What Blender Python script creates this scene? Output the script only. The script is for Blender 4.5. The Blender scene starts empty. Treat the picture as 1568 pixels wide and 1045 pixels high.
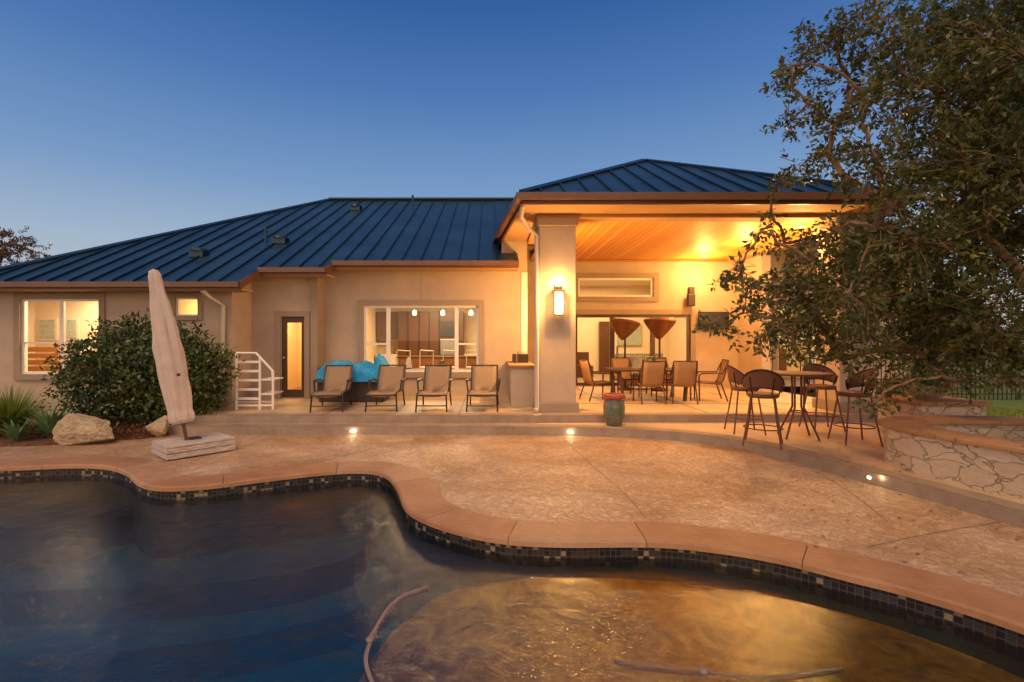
import bpy, math, random, bmesh
import numpy as np
from mathutils import Vector, Matrix, noise
from mathutils.geometry import tessellate_polygon
random.seed(7)
rng=np.random.default_rng(11)
F=740.0; CX=750.0; CY=520.0; CH=1.45
def X(px,d): return (px-CX)*d/F
def Z(py,d): return CH+(CY-py)*d/F
def G(px,py,z):
    d=F*(CH-z)/(py-CY); return (X(px,d),d)
sc=bpy.context.scene
COL=sc.collection
PI=math.pi
# ---------------------------------------------------------------- materials
def nodes(name):
    m=bpy.data.materials.new(name); m.use_nodes=True
    nt=m.node_tree; b=nt.nodes['Principled BSDF']
    return m,nt,b
def mat(name,col,rough=0.7,metal=0.0,nscale=0,namt=0.25,bump=0,bscale=None,col2=None,detail=6,spec=None,stretch=None,bdist=0.02,dist=0):
    m,nt,b=nodes(name)
    b.inputs['Base Color'].default_value=(*col,1); b.inputs['Roughness'].default_value=rough
    b.inputs['Metallic'].default_value=metal
    if spec is not None: b.inputs['Specular IOR Level'].default_value=spec
    L=nt.links
    if nscale or bump:
        tc=nt.nodes.new('ShaderNodeTexCoord'); mp=nt.nodes.new('ShaderNodeMapping')
        L.new(tc.outputs['Object'],mp.inputs[0])
        if stretch: mp.inputs['Scale'].default_value=stretch
    if nscale:
        n=nt.nodes.new('ShaderNodeTexNoise'); n.inputs['Scale'].default_value=nscale; n.inputs['Detail'].default_value=detail
        n.inputs['Roughness'].default_value=0.65; n.inputs['Distortion'].default_value=dist
        L.new(mp.outputs[0],n.inputs['Vector'])
        r=nt.nodes.new('ShaderNodeValToRGB'); r.color_ramp.elements[0].position=0.3; r.color_ramp.elements[1].position=0.7
        c2=col2 if col2 else tuple(min(1,c*(1+namt)) for c in col)
        c1=col if col2 else tuple(c*(1-namt) for c in col)
        r.color_ramp.elements[0].color=(*c1,1); r.color_ramp.elements[1].color=(*c2,1)
        L.new(n.outputs[0],r.inputs[0]); L.new(r.outputs[0],b.inputs['Base Color'])
    if bump:
        n2=nt.nodes.new('ShaderNodeTexNoise'); n2.inputs['Scale'].default_value=bscale or 40; n2.inputs['Detail'].default_value=5
        L.new(mp.outputs[0],n2.inputs['Vector'])
        bp=nt.nodes.new('ShaderNodeBump'); bp.inputs['Strength'].default_value=bump; bp.inputs['Distance'].default_value=bdist
        L.new(n2.outputs[0],bp.inputs['Height']); L.new(bp.outputs[0],b.inputs['Normal'])
    return m
def emat(name,col,s):
    m,nt,b=nodes(name)
    b.inputs['Base Color'].default_value=(*col,1)
    b.inputs['Emission Color'].default_value=(*col,1); b.inputs['Emission Strength'].default_value=s
    return m
def planks(name,c1,c2,width,axis='Y',rough=0.45,bump=0.6):
    m,nt,b=nodes(name); L=nt.links
    tc=nt.nodes.new('ShaderNodeTexCoord'); sp=nt.nodes.new('ShaderNodeSeparateXYZ'); L.new(tc.outputs['Object'],sp.inputs[0])
    d=nt.nodes.new('ShaderNodeMath'); d.operation='DIVIDE'; d.inputs[1].default_value=width
    L.new(sp.outputs[axis],d.inputs[0])
    fl=nt.nodes.new('ShaderNodeMath'); fl.operation='FLOOR'; L.new(d.outputs[0],fl.inputs[0])
    fr=nt.nodes.new('ShaderNodeMath'); fr.operation='FRACT'; L.new(d.outputs[0],fr.inputs[0])
    wn=nt.nodes.new('ShaderNodeTexWhiteNoise'); wn.noise_dimensions='1D'; L.new(fl.outputs[0],wn.inputs['W'])
    mp=nt.nodes.new('ShaderNodeMapping'); mp.inputs['Scale'].default_value=(1,14,14) if axis=='Y' else (14,1,14)
    L.new(tc.outputs['Object'],mp.inputs[0])
    n=nt.nodes.new('ShaderNodeTexNoise'); n.inputs['Scale'].default_value=2.0; n.inputs['Detail'].default_value=6; L.new(mp.outputs[0],n.inputs['Vector'])
    ad=nt.nodes.new('ShaderNodeMath'); ad.operation='MULTIPLY_ADD'; ad.inputs[1].default_value=0.65; L.new(wn.outputs[0],ad.inputs[0]); 
    h=nt.nodes.new('ShaderNodeMath'); h.operation='MULTIPLY'; h.inputs[1].default_value=0.5; L.new(n.outputs[0],h.inputs[0]); L.new(h.outputs[0],ad.inputs[2])
    mx=nt.nodes.new('ShaderNodeMix'); mx.data_type='RGBA'; mx.inputs[6].default_value=(*c1,1); mx.inputs[7].default_value=(*c2,1)
    L.new(ad.outputs[0],mx.inputs[0])
    gr=nt.nodes.new('ShaderNodeMath'); gr.operation='GREATER_THAN'; gr.inputs[1].default_value=0.09; L.new(fr.outputs[0],gr.inputs[0])
    mx2=nt.nodes.new('ShaderNodeMix'); mx2.data_type='RGBA'; mx2.inputs[6].default_value=(c1[0]*.5,c1[1]*.45,c1[2]*.4,1)
    L.new(gr.outputs[0],mx2.inputs[0]); L.new(mx.outputs[2],mx2.inputs[7]); L.new(mx2.outputs[2],b.inputs['Base Color'])
    bp=nt.nodes.new('ShaderNodeBump'); bp.inputs['Strength'].default_value=bump; bp.inputs['Distance'].default_value=0.008
    L.new(gr.outputs[0],bp.inputs['Height']); L.new(bp.outputs[0],b.inputs['Normal'])
    b.inputs['Roughness'].default_value=rough
    return m
def stonemat(name,c1,c2,mortar,scale,edge=0.05,bump=1.0,stretch=(1,1,1),rough=0.85,warp=.2):
    m,nt,b=nodes(name); L=nt.links
    tc=nt.nodes.new('ShaderNodeTexCoord'); mp=nt.nodes.new('ShaderNodeMapping'); mp.inputs['Scale'].default_value=stretch
    L.new(tc.outputs['Object'],mp.inputs[0])
    wz=nt.nodes.new('ShaderNodeTexNoise'); wz.inputs['Scale'].default_value=4; wz.inputs['Detail'].default_value=5; L.new(mp.outputs[0],wz.inputs['Vector'])
    va=nt.nodes.new('ShaderNodeMix'); va.data_type='VECTOR'; va.inputs[0].default_value=warp
    L.new(mp.outputs[0],va.inputs[4]); L.new(wz.outputs['Color'],va.inputs[5])
    v1=nt.nodes.new('ShaderNodeTexVoronoi'); v1.inputs['Scale'].default_value=scale; L.new(va.outputs[1],v1.inputs['Vector'])
    v2=nt.nodes.new('ShaderNodeTexVoronoi'); v2.feature='DISTANCE_TO_EDGE'; v2.inputs['Scale'].default_value=scale; L.new(va.outputs[1],v2.inputs['Vector'])
    sep=nt.nodes.new('ShaderNodeSeparateColor'); L.new(v1.outputs['Color'],sep.inputs[0])
    n=nt.nodes.new('ShaderNodeTexNoise'); n.inputs['Scale'].default_value=9; n.inputs['Detail'].default_value=8; n.inputs['Roughness'].default_value=.7; L.new(mp.outputs[0],n.inputs['Vector'])
    av=nt.nodes.new('ShaderNodeMath'); av.operation='MULTIPLY_ADD'; av.inputs[1].default_value=0.9
    L.new(n.outputs[0],av.inputs[0]); 
    hh=nt.nodes.new('ShaderNodeMath'); hh.operation='MULTIPLY_ADD'; hh.inputs[1].default_value=0.4; hh.inputs[2].default_value=-.15; L.new(sep.outputs[0],hh.inputs[0]); L.new(hh.outputs[0],av.inputs[2])
    mx=nt.nodes.new('ShaderNodeMix'); mx.data_type='RGBA'; mx.inputs[6].default_value=(*c1,1); mx.inputs[7].default_value=(*c2,1); L.new(av.outputs[0],mx.inputs[0])
    st=nt.nodes.new('ShaderNodeMapRange'); st.inputs[1].default_value=0; st.inputs[2].default_value=edge; L.new(v2.outputs[0],st.inputs[0])
    mx2=nt.nodes.new('ShaderNodeMix'); mx2.data_type='RGBA'; mx2.inputs[6].default_value=(*mortar,1); L.new(st.outputs[0],mx2.inputs[0]); L.new(mx.outputs[2],mx2.inputs[7])
    L.new(mx2.outputs[2],b.inputs['Base Color'])
    ad=nt.nodes.new('ShaderNodeMath'); ad.operation='MULTIPLY_ADD'; ad.inputs[1].default_value=1.2; L.new(n.outputs[0],ad.inputs[0]); L.new(st.outputs[0],ad.inputs[2])
    bp=nt.nodes.new('ShaderNodeBump'); bp.inputs['Strength'].default_value=bump; bp.inputs['Distance'].default_value=0.02
    L.new(ad.outputs[0],bp.inputs['Height']); L.new(bp.outputs[0],b.inputs['Normal'])
    b.inputs['Roughness'].default_value=rough
    return m
def leafmat(name,dark,light,trans=0.35):
    m,nt,b=nodes(name); L=nt.links
    at=nt.nodes.new('ShaderNodeAttribute'); at.attribute_name='tone'
    sep=nt.nodes.new('ShaderNodeSeparateColor'); L.new(at.outputs['Color'],sep.inputs[0])
    mx=nt.nodes.new('ShaderNodeMix'); mx.data_type='RGBA'; mx.inputs[6].default_value=(*dark,1); mx.inputs[7].default_value=(*light,1)
    L.new(sep.outputs[0],mx.inputs[0]); L.new(mx.outputs[2],b.inputs['Base Color'])
    b.inputs['Roughness'].default_value=0.38
    t=nt.nodes.new('ShaderNodeBsdfTranslucent'); L.new(mx.outputs[2],t.inputs[0])
    ms=nt.nodes.new('ShaderNodeMixShader'); ms.inputs[0].default_value=trans
    L.new(b.outputs[0],ms.inputs[1]); L.new(t.outputs[0],ms.inputs[2]); L.new(ms.outputs[0],nt.nodes['Material Output'].inputs[0])
    return m
def glassmat(name,tint=(0.95,0.95,0.93)):
    m,nt,b=nodes(name); L=nt.links; nt.nodes.remove(b)
    fr=nt.nodes.new('ShaderNodeFresnel'); fr.inputs[0].default_value=1.5
    g=nt.nodes.new('ShaderNodeBsdfGlossy'); g.inputs['Roughness'].default_value=0.02
    t=nt.nodes.new('ShaderNodeBsdfTransparent'); t.inputs[0].default_value=(*tint,1)
    ms=nt.nodes.new('ShaderNodeMixShader'); L.new(fr.outputs[0],ms.inputs[0]); L.new(t.outputs[0],ms.inputs[1]); L.new(g.outputs[0],ms.inputs[2])
    L.new(ms.outputs[0],nt.nodes['Material Output'].inputs[0]); return m

M={}
M['stucco']=mat('stucco',(0.45,0.35,0.255),0.9,nscale=1.6,namt=0.10,bump=0.4,bscale=60,bdist=0.012)
M['trim']=mat('stucco_trim',(0.30,0.23,0.165),0.85,nscale=3,namt=0.06,bump=0.25,bscale=80,bdist=0.008)
M['fascia']=mat('fascia_brown',(0.14,0.062,0.03),0.4,nscale=3,namt=0.15)
M['soffit']=mat('soffit',(0.46,0.26,0.11),0.7,nscale=4,namt=0.08)
M['roof']=mat('roof_metal',(0.026,0.072,0.110),0.36,metal=0.4,nscale=0.9,namt=0.35,bump=0.22,bscale=2.5,bdist=0.02)
M['rib']=mat('roof_rib',(0.014,0.038,0.060),0.35,metal=0.35)
M['wfrm']=mat('white_vinyl',(0.74,0.70,0.62),0.4)
M['ceil']=planks('wood_ceiling',(0.55,0.21,0.03),(0.82,0.38,0.07),0.15,'X',0.55)
M['glass']=glassmat('window_glass')
M['cream']=mat('interior_cream',(0.72,0.58,0.38),0.9)
M['intfloor']=mat('interior_floor',(0.3,0.2,0.12),0.4,nscale=3)
M['cab']=mat('cabinet_wood',(0.085,0.032,0.010),0.4,nscale=5,stretch=(1,1,6))
M['head']=mat('headboard_wood',(0.42,0.17,0.04),0.45,nscale=5,stretch=(1,1,6))
M['cabw']=mat('cabinet_white',(0.66,0.58,0.46),0.5)
M['bronze']=mat('door_bronze',(0.085,0.048,0.03),0.45,metal=0.3)
M['dark']=mat('dark_metal',(0.045,0.03,0.022),0.45,metal=0.5)
M['black']=mat('black_plastic',(0.015,0.015,0.015),0.35)
M['white']=mat('white_paint',(0.78,0.75,0.70),0.4)
M['spout']=mat('downspout_paint',(0.50,0.43,0.34),0.5)
M['sling']=mat('sling_fabric',(0.27,0.185,0.115),0.8,nscale=60,namt=0.18,bump=0.3,bscale=200,bdist=0.003)
M['sling2']=mat('sling_tan',(0.33,0.19,0.09),0.8,nscale=60,namt=0.18)
M['wicker']=mat('wicker_brown',(0.16,0.06,0.032),0.6,nscale=80,namt=0.5,bump=0.8,bscale=90,bdist=0.006)
M['wickerd']=mat('wicker_dark',(0.045,0.028,0.02),0.6,nscale=60,namt=0.5,bump=0.8,bscale=70,bdist=0.01)
M['blue']=mat('blue_towel',(0.008,0.17,0.50),0.85,nscale=5,col2=(0.03,0.42,0.72),bump=0.6,bscale=25)
M['canvas']=mat('umbrella_canvas',(0.52,0.43,0.35),0.9,nscale=5,namt=0.12,bump=0.3,bscale=25)
M['oldwood2']=mat('weathered_wood',(0.26,0.20,0.16),0.85,nscale=6,col2=(0.70,0.64,0.56),stretch=(1.0,6,9),bump=0.6,bscale=18)
M['teal']=mat('teal_glaze',(0.03,0.10,0.085),0.2,nscale=9,col2=(0.22,0.17,0.09))
M['redclay']=mat('red_glaze',(0.34,0.06,0.025),0.3,nscale=6)
M['lime']=stonemat('limestone_rubble',(0.46,0.34,0.22),(0.74,0.64,0.48),(0.46,0.36,0.25),5.0,0.03,1.0,(1,1,1.6),.9,.3)
M['flag']=stonemat('flagstone_cap',(0.28,0.14,0.055),(0.48,0.28,0.13),(0.2,0.13,0.08),1.8,0.015,0.6,warp=.3)
M['rock']=mat('boulder_rock',(0.26,0.19,0.11),0.95,nscale=3.5,col2=(0.56,0.46,0.31),bump=1,bscale=9,bdist=0.06)
M['mulch']=mat('mulch',(0.065,0.035,0.02),1,nscale=30,col2=(0.26,0.12,0.06),bump=1,bscale=35,bdist=0.05)
M['bark']=mat('bark',(0.12,0.07,0.04),0.95,nscale=9,col2=(0.30,0.18,0.10),bump=0.8,bscale=25,bdist=0.03)
M['leaf']=leafmat('oak_leaf',(0.025,0.05,0.014),(0.18,0.19,0.04),0.35)
M['bushleaf']=leafmat('bush_leaf',(0.018,0.042,0.012),(0.12,0.16,0.035),0.25)
M['redleaf']=leafmat('red_leaf',(0.08,0.035,0.02),(0.24,0.10,0.05),0.3)
M['grassblade']=leafmat('grass_blade',(0.07,0.13,0.015),(0.28,0.36,0.05),0.4)
M['agave']=mat('agave_leaf',(0.06,0.14,0.05),0.5,nscale=5,col2=(0.18,0.30,0.10))
M['lawn']=mat('lawn',(0.06,0.12,0.02),1,nscale=5,col2=(0.14,0.21,0.04),bump=0.8,bscale=60)
M['lampglass']=emat('lamp_glass',(1.0,0.62,0.22),14)
M['canlight']=emat('can_light',(1.0,0.75,0.4),40)
M['bulb']=emat('pendant_glow',(1.0,0.7,0.35),20)
M['steplight']=emat('step_light',(1.0,0.85,0.55),12)
M['pic']=mat('picture_art',(0.20,0.28,0.23),0.6,nscale=12,col2=(0.45,0.46,0.33))
M['floral']=mat('floral_fabric',(0.5,0.42,0.33),0.9,nscale=22,col2=(0.12,0.2,0.22))
M['tile_w']=mat('joint_dark',(0.13,0.09,0.06),0.9)
M['plaster']=mat('pool_plaster',(0.006,0.12,0.17),0.9,nscale=1.0,col2=(0.012,0.22,0.27))
M['ledge']=mat('pool_ledge_plaster',(0.06,0.10,0.10),0.9,nscale=2,col2=(0.13,0.15,0.12))
M['shelfglow']=mat('pool_shelf_painted_glow',(0.26,0.125,0.015),0.9,nscale=3.6,col2=(0.95,0.52,0.06),dist=1.5,detail=9)  # gold reflection of the lit porch painted into the shelf colour
M['hose']=mat('pool_hose',(0.22,0.17,0.15),0.6)
M['copper']=mat('heater_copper',(0.20,0.085,0.04),0.35,metal=0.6)
M['steel']=mat('steel',(0.4,0.38,0.35),0.3,metal=0.9)

def deckmat():
    m,nt,b=nodes('deck_texture_concrete'); L=nt.links
    tc=nt.nodes.new('ShaderNodeTexCoord')
    def N(s,d=6,r=.6,dist=0):
        n=nt.nodes.new('ShaderNodeTexNoise'); n.inputs['Scale'].default_value=s; n.inputs['Detail'].default_value=d; n.inputs['Roughness'].default_value=r
        n.inputs['Distortion'].default_value=dist
        L.new(tc.outputs['Object'],n.inputs['Vector']); return n
    big=N(0.45,5,.6,1.2); mid=N(16,5,.65,0.5); fine=N(70,4); med=N(1.7,7,.75,.8)
    r1=nt.nodes.new('ShaderNodeValToRGB'); e=r1.color_ramp.elements
    e[0].position=.36; e[0].color=(0.43,0.265,0.13,1); e[1].position=.62; e[1].color=(0.60,0.44,0.285,1)
    L.new(big.outputs[0],r1.inputs[0])
    rm=nt.nodes.new('ShaderNodeValToRGB'); e=rm.color_ramp.elements
    e[0].position=.35; e[0].color=(0.74,0.71,0.68,1); e[1].position=.62; e[1].color=(1.06,1.06,1.06,1)
    L.new(med.outputs[0],rm.inputs[0])
    m0=nt.nodes.new('ShaderNodeMix'); m0.data_type='RGBA'; m0.blend_type='MULTIPLY'; m0.inputs[0].default_value=1
    L.new(r1.outputs[0],m0.inputs[6]); L.new(rm.outputs[0],m0.inputs[7])
    r2=nt.nodes.new('ShaderNodeValToRGB'); e=r2.color_ramp.elements
    e[0].position=.43; e[0].color=(0.86,0.83,0.80,1); e[1].position=.54; e[1].color=(1.05,1.05,1.05,1)
    L.new(mid.outputs[0],r2.inputs[0])
    mx=nt.nodes.new('ShaderNodeMix'); mx.data_type='RGBA'; mx.blend_type='MULTIPLY'; mx.inputs[0].default_value=1
    L.new(m0.outputs[2],mx.inputs[6]); L.new(r2.outputs[0],mx.inputs[7]); L.new(mx.outputs[2],b.inputs['Base Color'])
    ad=nt.nodes.new('ShaderNodeMath'); ad.operation='MULTIPLY_ADD'; ad.inputs[1].default_value=0.3
    r3=nt.nodes.new('ShaderNodeMapRange'); r3.inputs[1].default_value=.45; r3.inputs[2].default_value=.54; L.new(mid.outputs[0],r3.inputs[0])
    L.new(fine.outputs[0],ad.inputs[0]); L.new(r3.outputs[0],ad.inputs[2])
    bp=nt.nodes.new('ShaderNodeBump'); bp.inputs['Strength'].default_value=0.9; bp.inputs['Distance'].default_value=0.008
    L.new(ad.outputs[0],bp.inputs['Height']); L.new(bp.outputs[0],b.inputs['Normal'])
    b.inputs['Roughness'].default_value=0.5
    return m
M['deck']=deckmat()
M['patio']=mat('patio_concrete',(0.44,0.31,0.18),0.5,nscale=2.2,col2=(0.60,0.45,0.29),bump=0.3,bscale=30)
M['band']=mat('step_band',(0.24,0.18,0.125),0.7,nscale=4,col2=(0.36,0.28,0.20),bump=0.3,bscale=50)
M['coping']=mat('sandstone_coping',(0.29,0.135,0.055),0.6,nscale=1.6,col2=(0.45,0.25,0.12),bump=0.45,bscale=20)
M['coping2']=mat('sandstone_coping_b',(0.33,0.18,0.085),0.6,nscale=1.9,col2=(0.47,0.29,0.16),bump=0.45,bscale=20)

def tilemat():
    m,nt,b=nodes('mosaic_tile'); L=nt.links
    uv=nt.nodes.new('ShaderNodeUVMap'); uv.uv_map='UVMap'
    sp=nt.nodes.new('ShaderNodeSeparateXYZ'); L.new(uv.outputs[0],sp.inputs[0])
    s=0.048
    def math_(op,a,bv=None,c=None):
        n=nt.nodes.new('ShaderNodeMath'); n.operation=op
        for i,v in enumerate((a,bv,c)):
            if v is None: continue
            if hasattr(v,'links'): L.new(v,n.inputs[i])
            else: n.inputs[i].default_value=v
        return n.outputs[0]
    u=math_('DIVIDE',sp.outputs[0],s); v=math_('DIVIDE',sp.outputs[1],s)
    fu=math_('FLOOR',u); fv=math_('FLOOR',v)
    cb=nt.nodes.new('ShaderNodeCombineXYZ'); L.new(fu,cb.inputs[0]); L.new(fv,cb.inputs[1])
    wn=nt.nodes.new('ShaderNodeTexWhiteNoise'); L.new(cb.outputs[0],wn.inputs[0])
    ru=math_('FRACT',u); rv=math_('FRACT',v)
    au=math_('ABSOLUTE',math_('SUBTRACT',ru,.5)); av=math_('ABSOLUTE',math_('SUBTRACT',rv,.5))
    mxx=math_('MAXIMUM',au,av); tile=math_('LESS_THAN',mxx,.43)
    r=nt.nodes.new('ShaderNodeValToRGB'); r.color_ramp.interpolation='CONSTANT'
    e=r.color_ramp.elements; e[0].position=0; e[0].color=(0.010,0.010,0.012,1); e[1].position=.55; e[1].color=(0.04,0.024,0.014,1)
    x=e.new(.72); x.color=(0.24,0.18,0.11,1); x=e.new(.84); x.color=(0.03,0.032,0.035,1)
    L.new(wn.outputs[0],r.inputs[0])
    mx=nt.nodes.new('ShaderNodeMix'); mx.data_type='RGBA'; mx.inputs[6].default_value=(0.06,0.05,0.038,1)
    L.new(tile,mx.inputs[0]); L.new(r.outputs[0],mx.inputs[7]); L.new(mx.outputs[2],b.inputs['Base Color'])
    b.inputs['Roughness'].default_value=0.15
    return m
M['tile']=tilemat()
def watermat():
    m,nt,b=nodes('pool_water'); L=nt.links; nt.nodes.remove(b)
    tc=nt.nodes.new('ShaderNodeTexCoord'); mp=nt.nodes.new('ShaderNodeMapping')
    mp.inputs['Rotation'].default_value=(0,0,0.5)
    L.new(tc.outputs['Object'],mp.inputs[0])
    n=nt.nodes.new('ShaderNodeTexNoise'); n.inputs['Scale'].default_value=7.0; n.inputs['Detail'].default_value=6; n.inputs['Roughness'].default_value=.7; n.inputs['Distortion'].default_value=.6
    L.new(mp.outputs[0],n.inputs['Vector'])
    n2=nt.nodes.new('ShaderNodeTexNoise'); n2.inputs['Scale'].default_value=34; n2.inputs['Detail'].default_value=3; n2.inputs['Distortion'].default_value=.8
    L.new(mp.outputs[0],n2.inputs['Vector'])
    ad=nt.nodes.new('ShaderNodeMath'); ad.operation='MULTIPLY_ADD'; ad.inputs[1].default_value=0.35; L.new(n2.outputs[0],ad.inputs[0]); L.new(n.outputs[0],ad.inputs[2])
    w=nt.nodes.new('ShaderNodeTexNoise'); w.inputs['Scale'].default_value=.5; L.new(tc.outputs['Object'],w.inputs['Vector'])
    wr=nt.nodes.new('ShaderNodeMapRange'); wr.inputs[1].default_value=.4; wr.inputs[2].default_value=.62; wr.inputs[3].default_value=.3; wr.inputs[4].default_value=.85; L.new(w.outputs[0],wr.inputs[0])
    bp=nt.nodes.new('ShaderNodeBump'); bp.inputs['Distance'].default_value=0.022; L.new(wr.outputs[0],bp.inputs['Strength']); L.new(ad.outputs[0],bp.inputs['Height'])
    fr=nt.nodes.new('ShaderNodeFresnel'); fr.inputs[0].default_value=2.15; L.new(bp.outputs[0],fr.inputs['Normal'])
    g=nt.nodes.new('ShaderNodeBsdfGlossy'); g.inputs['Roughness'].default_value=0.09; L.new(bp.outputs[0],g.inputs['Normal'])
    t=nt.nodes.new('ShaderNodeBsdfTransparent'); t.inputs[0].default_value=(0.80,0.86,0.86,1)
    ms=nt.nodes.new('ShaderNodeMixShader'); L.new(fr.outputs[0],ms.inputs[0]); L.new(t.outputs[0],ms.inputs[1]); L.new(g.outputs[0],ms.inputs[2])
    L.new(ms.outputs[0],nt.nodes['Material Output'].inputs[0]); return m
M['water']=watermat()

# ---------------------------------------------------------------- mesh builder
class MB:
    def __init__(s): s.v=[]; s.f=[]; s.m=[]; s.mats=[]
    def mi(s,k):
        if k not in s.mats: s.mats.append(k)
        return s.mats.index(k)
    def add(s,vs,fs,k):
        o=len(s.v); s.v+= [tuple(p) for p in vs]; i=s.mi(k)
        for f in fs: s.f.append(tuple(o+a for a in f)); s.m.append(i)
    def box(s,x0,x1,y0,y1,z0,z1,k,mtx=None):
        vs=[(x,y,z) for x in (x0,x1) for y in (y0,y1) for z in (z0,z1)]
        if mtx: vs=[tuple(mtx@Vector(p)) for p in vs]
        s.add(vs,[(0,1,3,2),(4,6,7,5),(0,4,5,1),(2,3,7,6),(0,2,6,4),(1,5,7,3)],k)
    def beam(s,p0,p1,w,h,k,up=(0,0,1)):
        p0=Vector(p0);p1=Vector(p1);d=(p1-p0).normalized();u=Vector(up)
        sd=d.cross(u)
        if sd.length<1e-4: sd=d.cross(Vector((1,0,0)))
        sd.normalize();u=sd.cross(d).normalized()
        vs=[]
        for p in (p0,p1):
            for a,b in ((-1,-1),(1,-1),(1,1),(-1,1)): vs.append(p+sd*a*w/2+u*b*h/2)
        s.add(vs,[(3,2,1,0),(4,5,6,7),(0,1,5,4),(1,2,6,5),(2,3,7,6),(3,0,4,7)],k)
    def tube(s,pts,r,k,n=8,close=False,caps=True):
        pts=[Vector(p) for p in pts]; N=len(pts)
        rs=r if hasattr(r,'__len__') else [r]*N
        vs=[];fs=[];prev=None
        for i,p in enumerate(pts):
            if close: d=(pts[(i+1)%N]-pts[i-1])
            else: d=(pts[min(i+1,N-1)]-pts[max(i-1,0)])
            d.normalize()
            if prev is None:
                a=Vector((0,0,1)) if abs(d.z)<.9 else Vector((1,0,0))
                sd=d.cross(a).normalized()
            else:
                sd=(prev-d*prev.dot(d)).normalized()
            prev=sd; u=d.cross(sd)
            for j in range(n):
                t=2*math.pi*j/n; vs.append(p+(sd*math.cos(t)+u*math.sin(t))*rs[i])
        for i in range(N if close else N-1):
            a=i*n;b=((i+1)%N)*n
            for j in range(n):
                fs.append((a+j,a+(j+1)%n,b+(j+1)%n,b+j))
        if caps and not close:
            fs.append(tuple(range(n-1,-1,-1))); fs.append(tuple((N-1)*n+j for j in range(n)))
        s.add(vs,fs,k)
    def lathe(s,prof,k,c=(0,0,0),n=20,mtx=None):
        vs=[];fs=[]
        for i,(r,z) in enumerate(prof):
            for j in range(n):
                t=2*math.pi*j/n
                p=Vector((r*math.cos(t),r*math.sin(t),z))
                if mtx: p=mtx@p
                vs.append(p+Vector(c))
        for i in range(len(prof)-1):
            for j in range(n): fs.append((i*n+j,i*n+(j+1)%n,(i+1)*n+(j+1)%n,(i+1)*n+j))
        fs.append(tuple(range(n-1,-1,-1))); fs.append(tuple((len(prof)-1)*n+j for j in range(n)))
        s.add(vs,fs,k)
    def sheet(s,rows,k):
        R=len(rows);C=len(rows[0])
        vs=[Vector(p) for r in rows for p in r]
        fs=[(i*C+j,i*C+j+1,(i+1)*C+j+1,(i+1)*C+j) for i in range(R-1) for j in range(C-1)]
        s.add(vs,fs,k)
    def prism(s,poly,z0,z1,k,kside=None):
        n=len(poly)
        tris=tessellate_polygon([[Vector((p[0],p[1],0)) for p in poly]])
        a=sum(poly[i][0]*poly[(i+1)%n][1]-poly[(i+1)%n][0]*poly[i][1] for i in range(n))
        top=[]
        for t in tris:
            p=[poly[i] for i in t]
            ar=(p[1][0]-p[0][0])*(p[2][1]-p[0][1])-(p[2][0]-p[0][0])*(p[1][1]-p[0][1])
            top.append(t if ar>0 else (t[0],t[2],t[1]))
        s.add([(p[0],p[1],z1) for p in poly],top,k)
        vs=[(p[0],p[1],z) for p in poly for z in (z0,z1)]
        fs=[]
        for i in range(n):
            j=(i+1)%n
            f=(2*i,2*j,2*j+1,2*i+1)
            fs.append(f if a>0 else f[::-1])
        s.add(vs,fs,kside or k)
    def obj(s,name,parent=None,smooth=False,bevel=0,loc=None,rotz=0):
        me=bpy.data.meshes.new(name)
        me.from_pydata([tuple(p) for p in s.v],[],s.f)
        for k in s.mats: me.materials.append(M[k])
        me.polygons.foreach_set('material_index',s.m)
        if smooth: me.polygons.foreach_set('use_smooth',[True]*len(s.f))
        me.update()
        o=bpy.data.objects.new(name,me); COL.objects.link(o)
        if loc: o.location=loc
        o.rotation_euler[2]=rotz
        if parent: o.parent=parent
        if bevel:
            b=o.modifiers.new('b','BEVEL'); b.width=bevel; b.segments=2; b.limit_method='ANGLE'
        if smooth:
            e=o.modifiers.new('e','EDGE_SPLIT'); e.split_angle=math.radians(45)
        return o
def empty(name,loc=(0,0,0)):
    o=bpy.data.objects.new(name,None); COL.objects.link(o); o.location=loc; o.empty_display_size=.2; return o
def cr(pts,closed=False,sub=8):
    P=[Vector(p) for p in pts]; n=len(P); out=[]
    rg=n if closed else n-1
    for i in range(rg):
        if closed: a,b,c,d=P[i-1],P[i],P[(i+1)%n],P[(i+2)%n]
        else: a,b,c,d=P[max(i-1,0)],P[i],P[i+1],P[min(i+2,n-1)]
        for k in range(sub):
            t=k/sub
            out.append(.5*((2*b)+(c-a)*t+(2*a-5*b+4*c-d)*t*t+(3*b-a-3*c+d)*t**3))
    if not closed: out.append(P[-1])
    return out

# ---------------------------------------------------------------- pool shape
DZ=-0.30
pp=[(-100,716),(0,716),(110,712),(165,714),(197,723),(217,739),(250,746),(320,743),(400,733),(500,722),(560,720),(595,728),(613,750),(624,775),(650,793),(700,810),(770,824),(860,829),(1000,829),(1100,838),(1200,855),(1300,880),(1400,905),(1568,958)]
pw=[G(a,b,DZ) for a,b in pp]
pw+=[(3.5,2.4),(3.75,1.4),(3.7,0),(2.6,-2.2),(-1,-3.2),(-6,-3),(-9.5,-1),(-10.5,3),(-9.4,6.0)]
inner=[(p.x,p.y) for p in cr([(a,b,0) for a,b in pw],True,8)]
n_=len(inner)
area=sum(inner[i][0]*inner[(i+1)%n_][1]-inner[(i+1)%n_][0]*inner[i][1] for i in range(n_))
if area<0: inner=inner[::-1]
def offset(poly,d):
    n=len(poly); out=[]
    for i in range(n):
        a=Vector(poly[i-2]);b=Vector(poly[(i+2)%n]); t=(b-a).normalized(); nn=Vector((t.y,-t.x))
        out.append((poly[i][0]+nn.x*d,poly[i][1]+nn.y*d))
    return out
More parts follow.
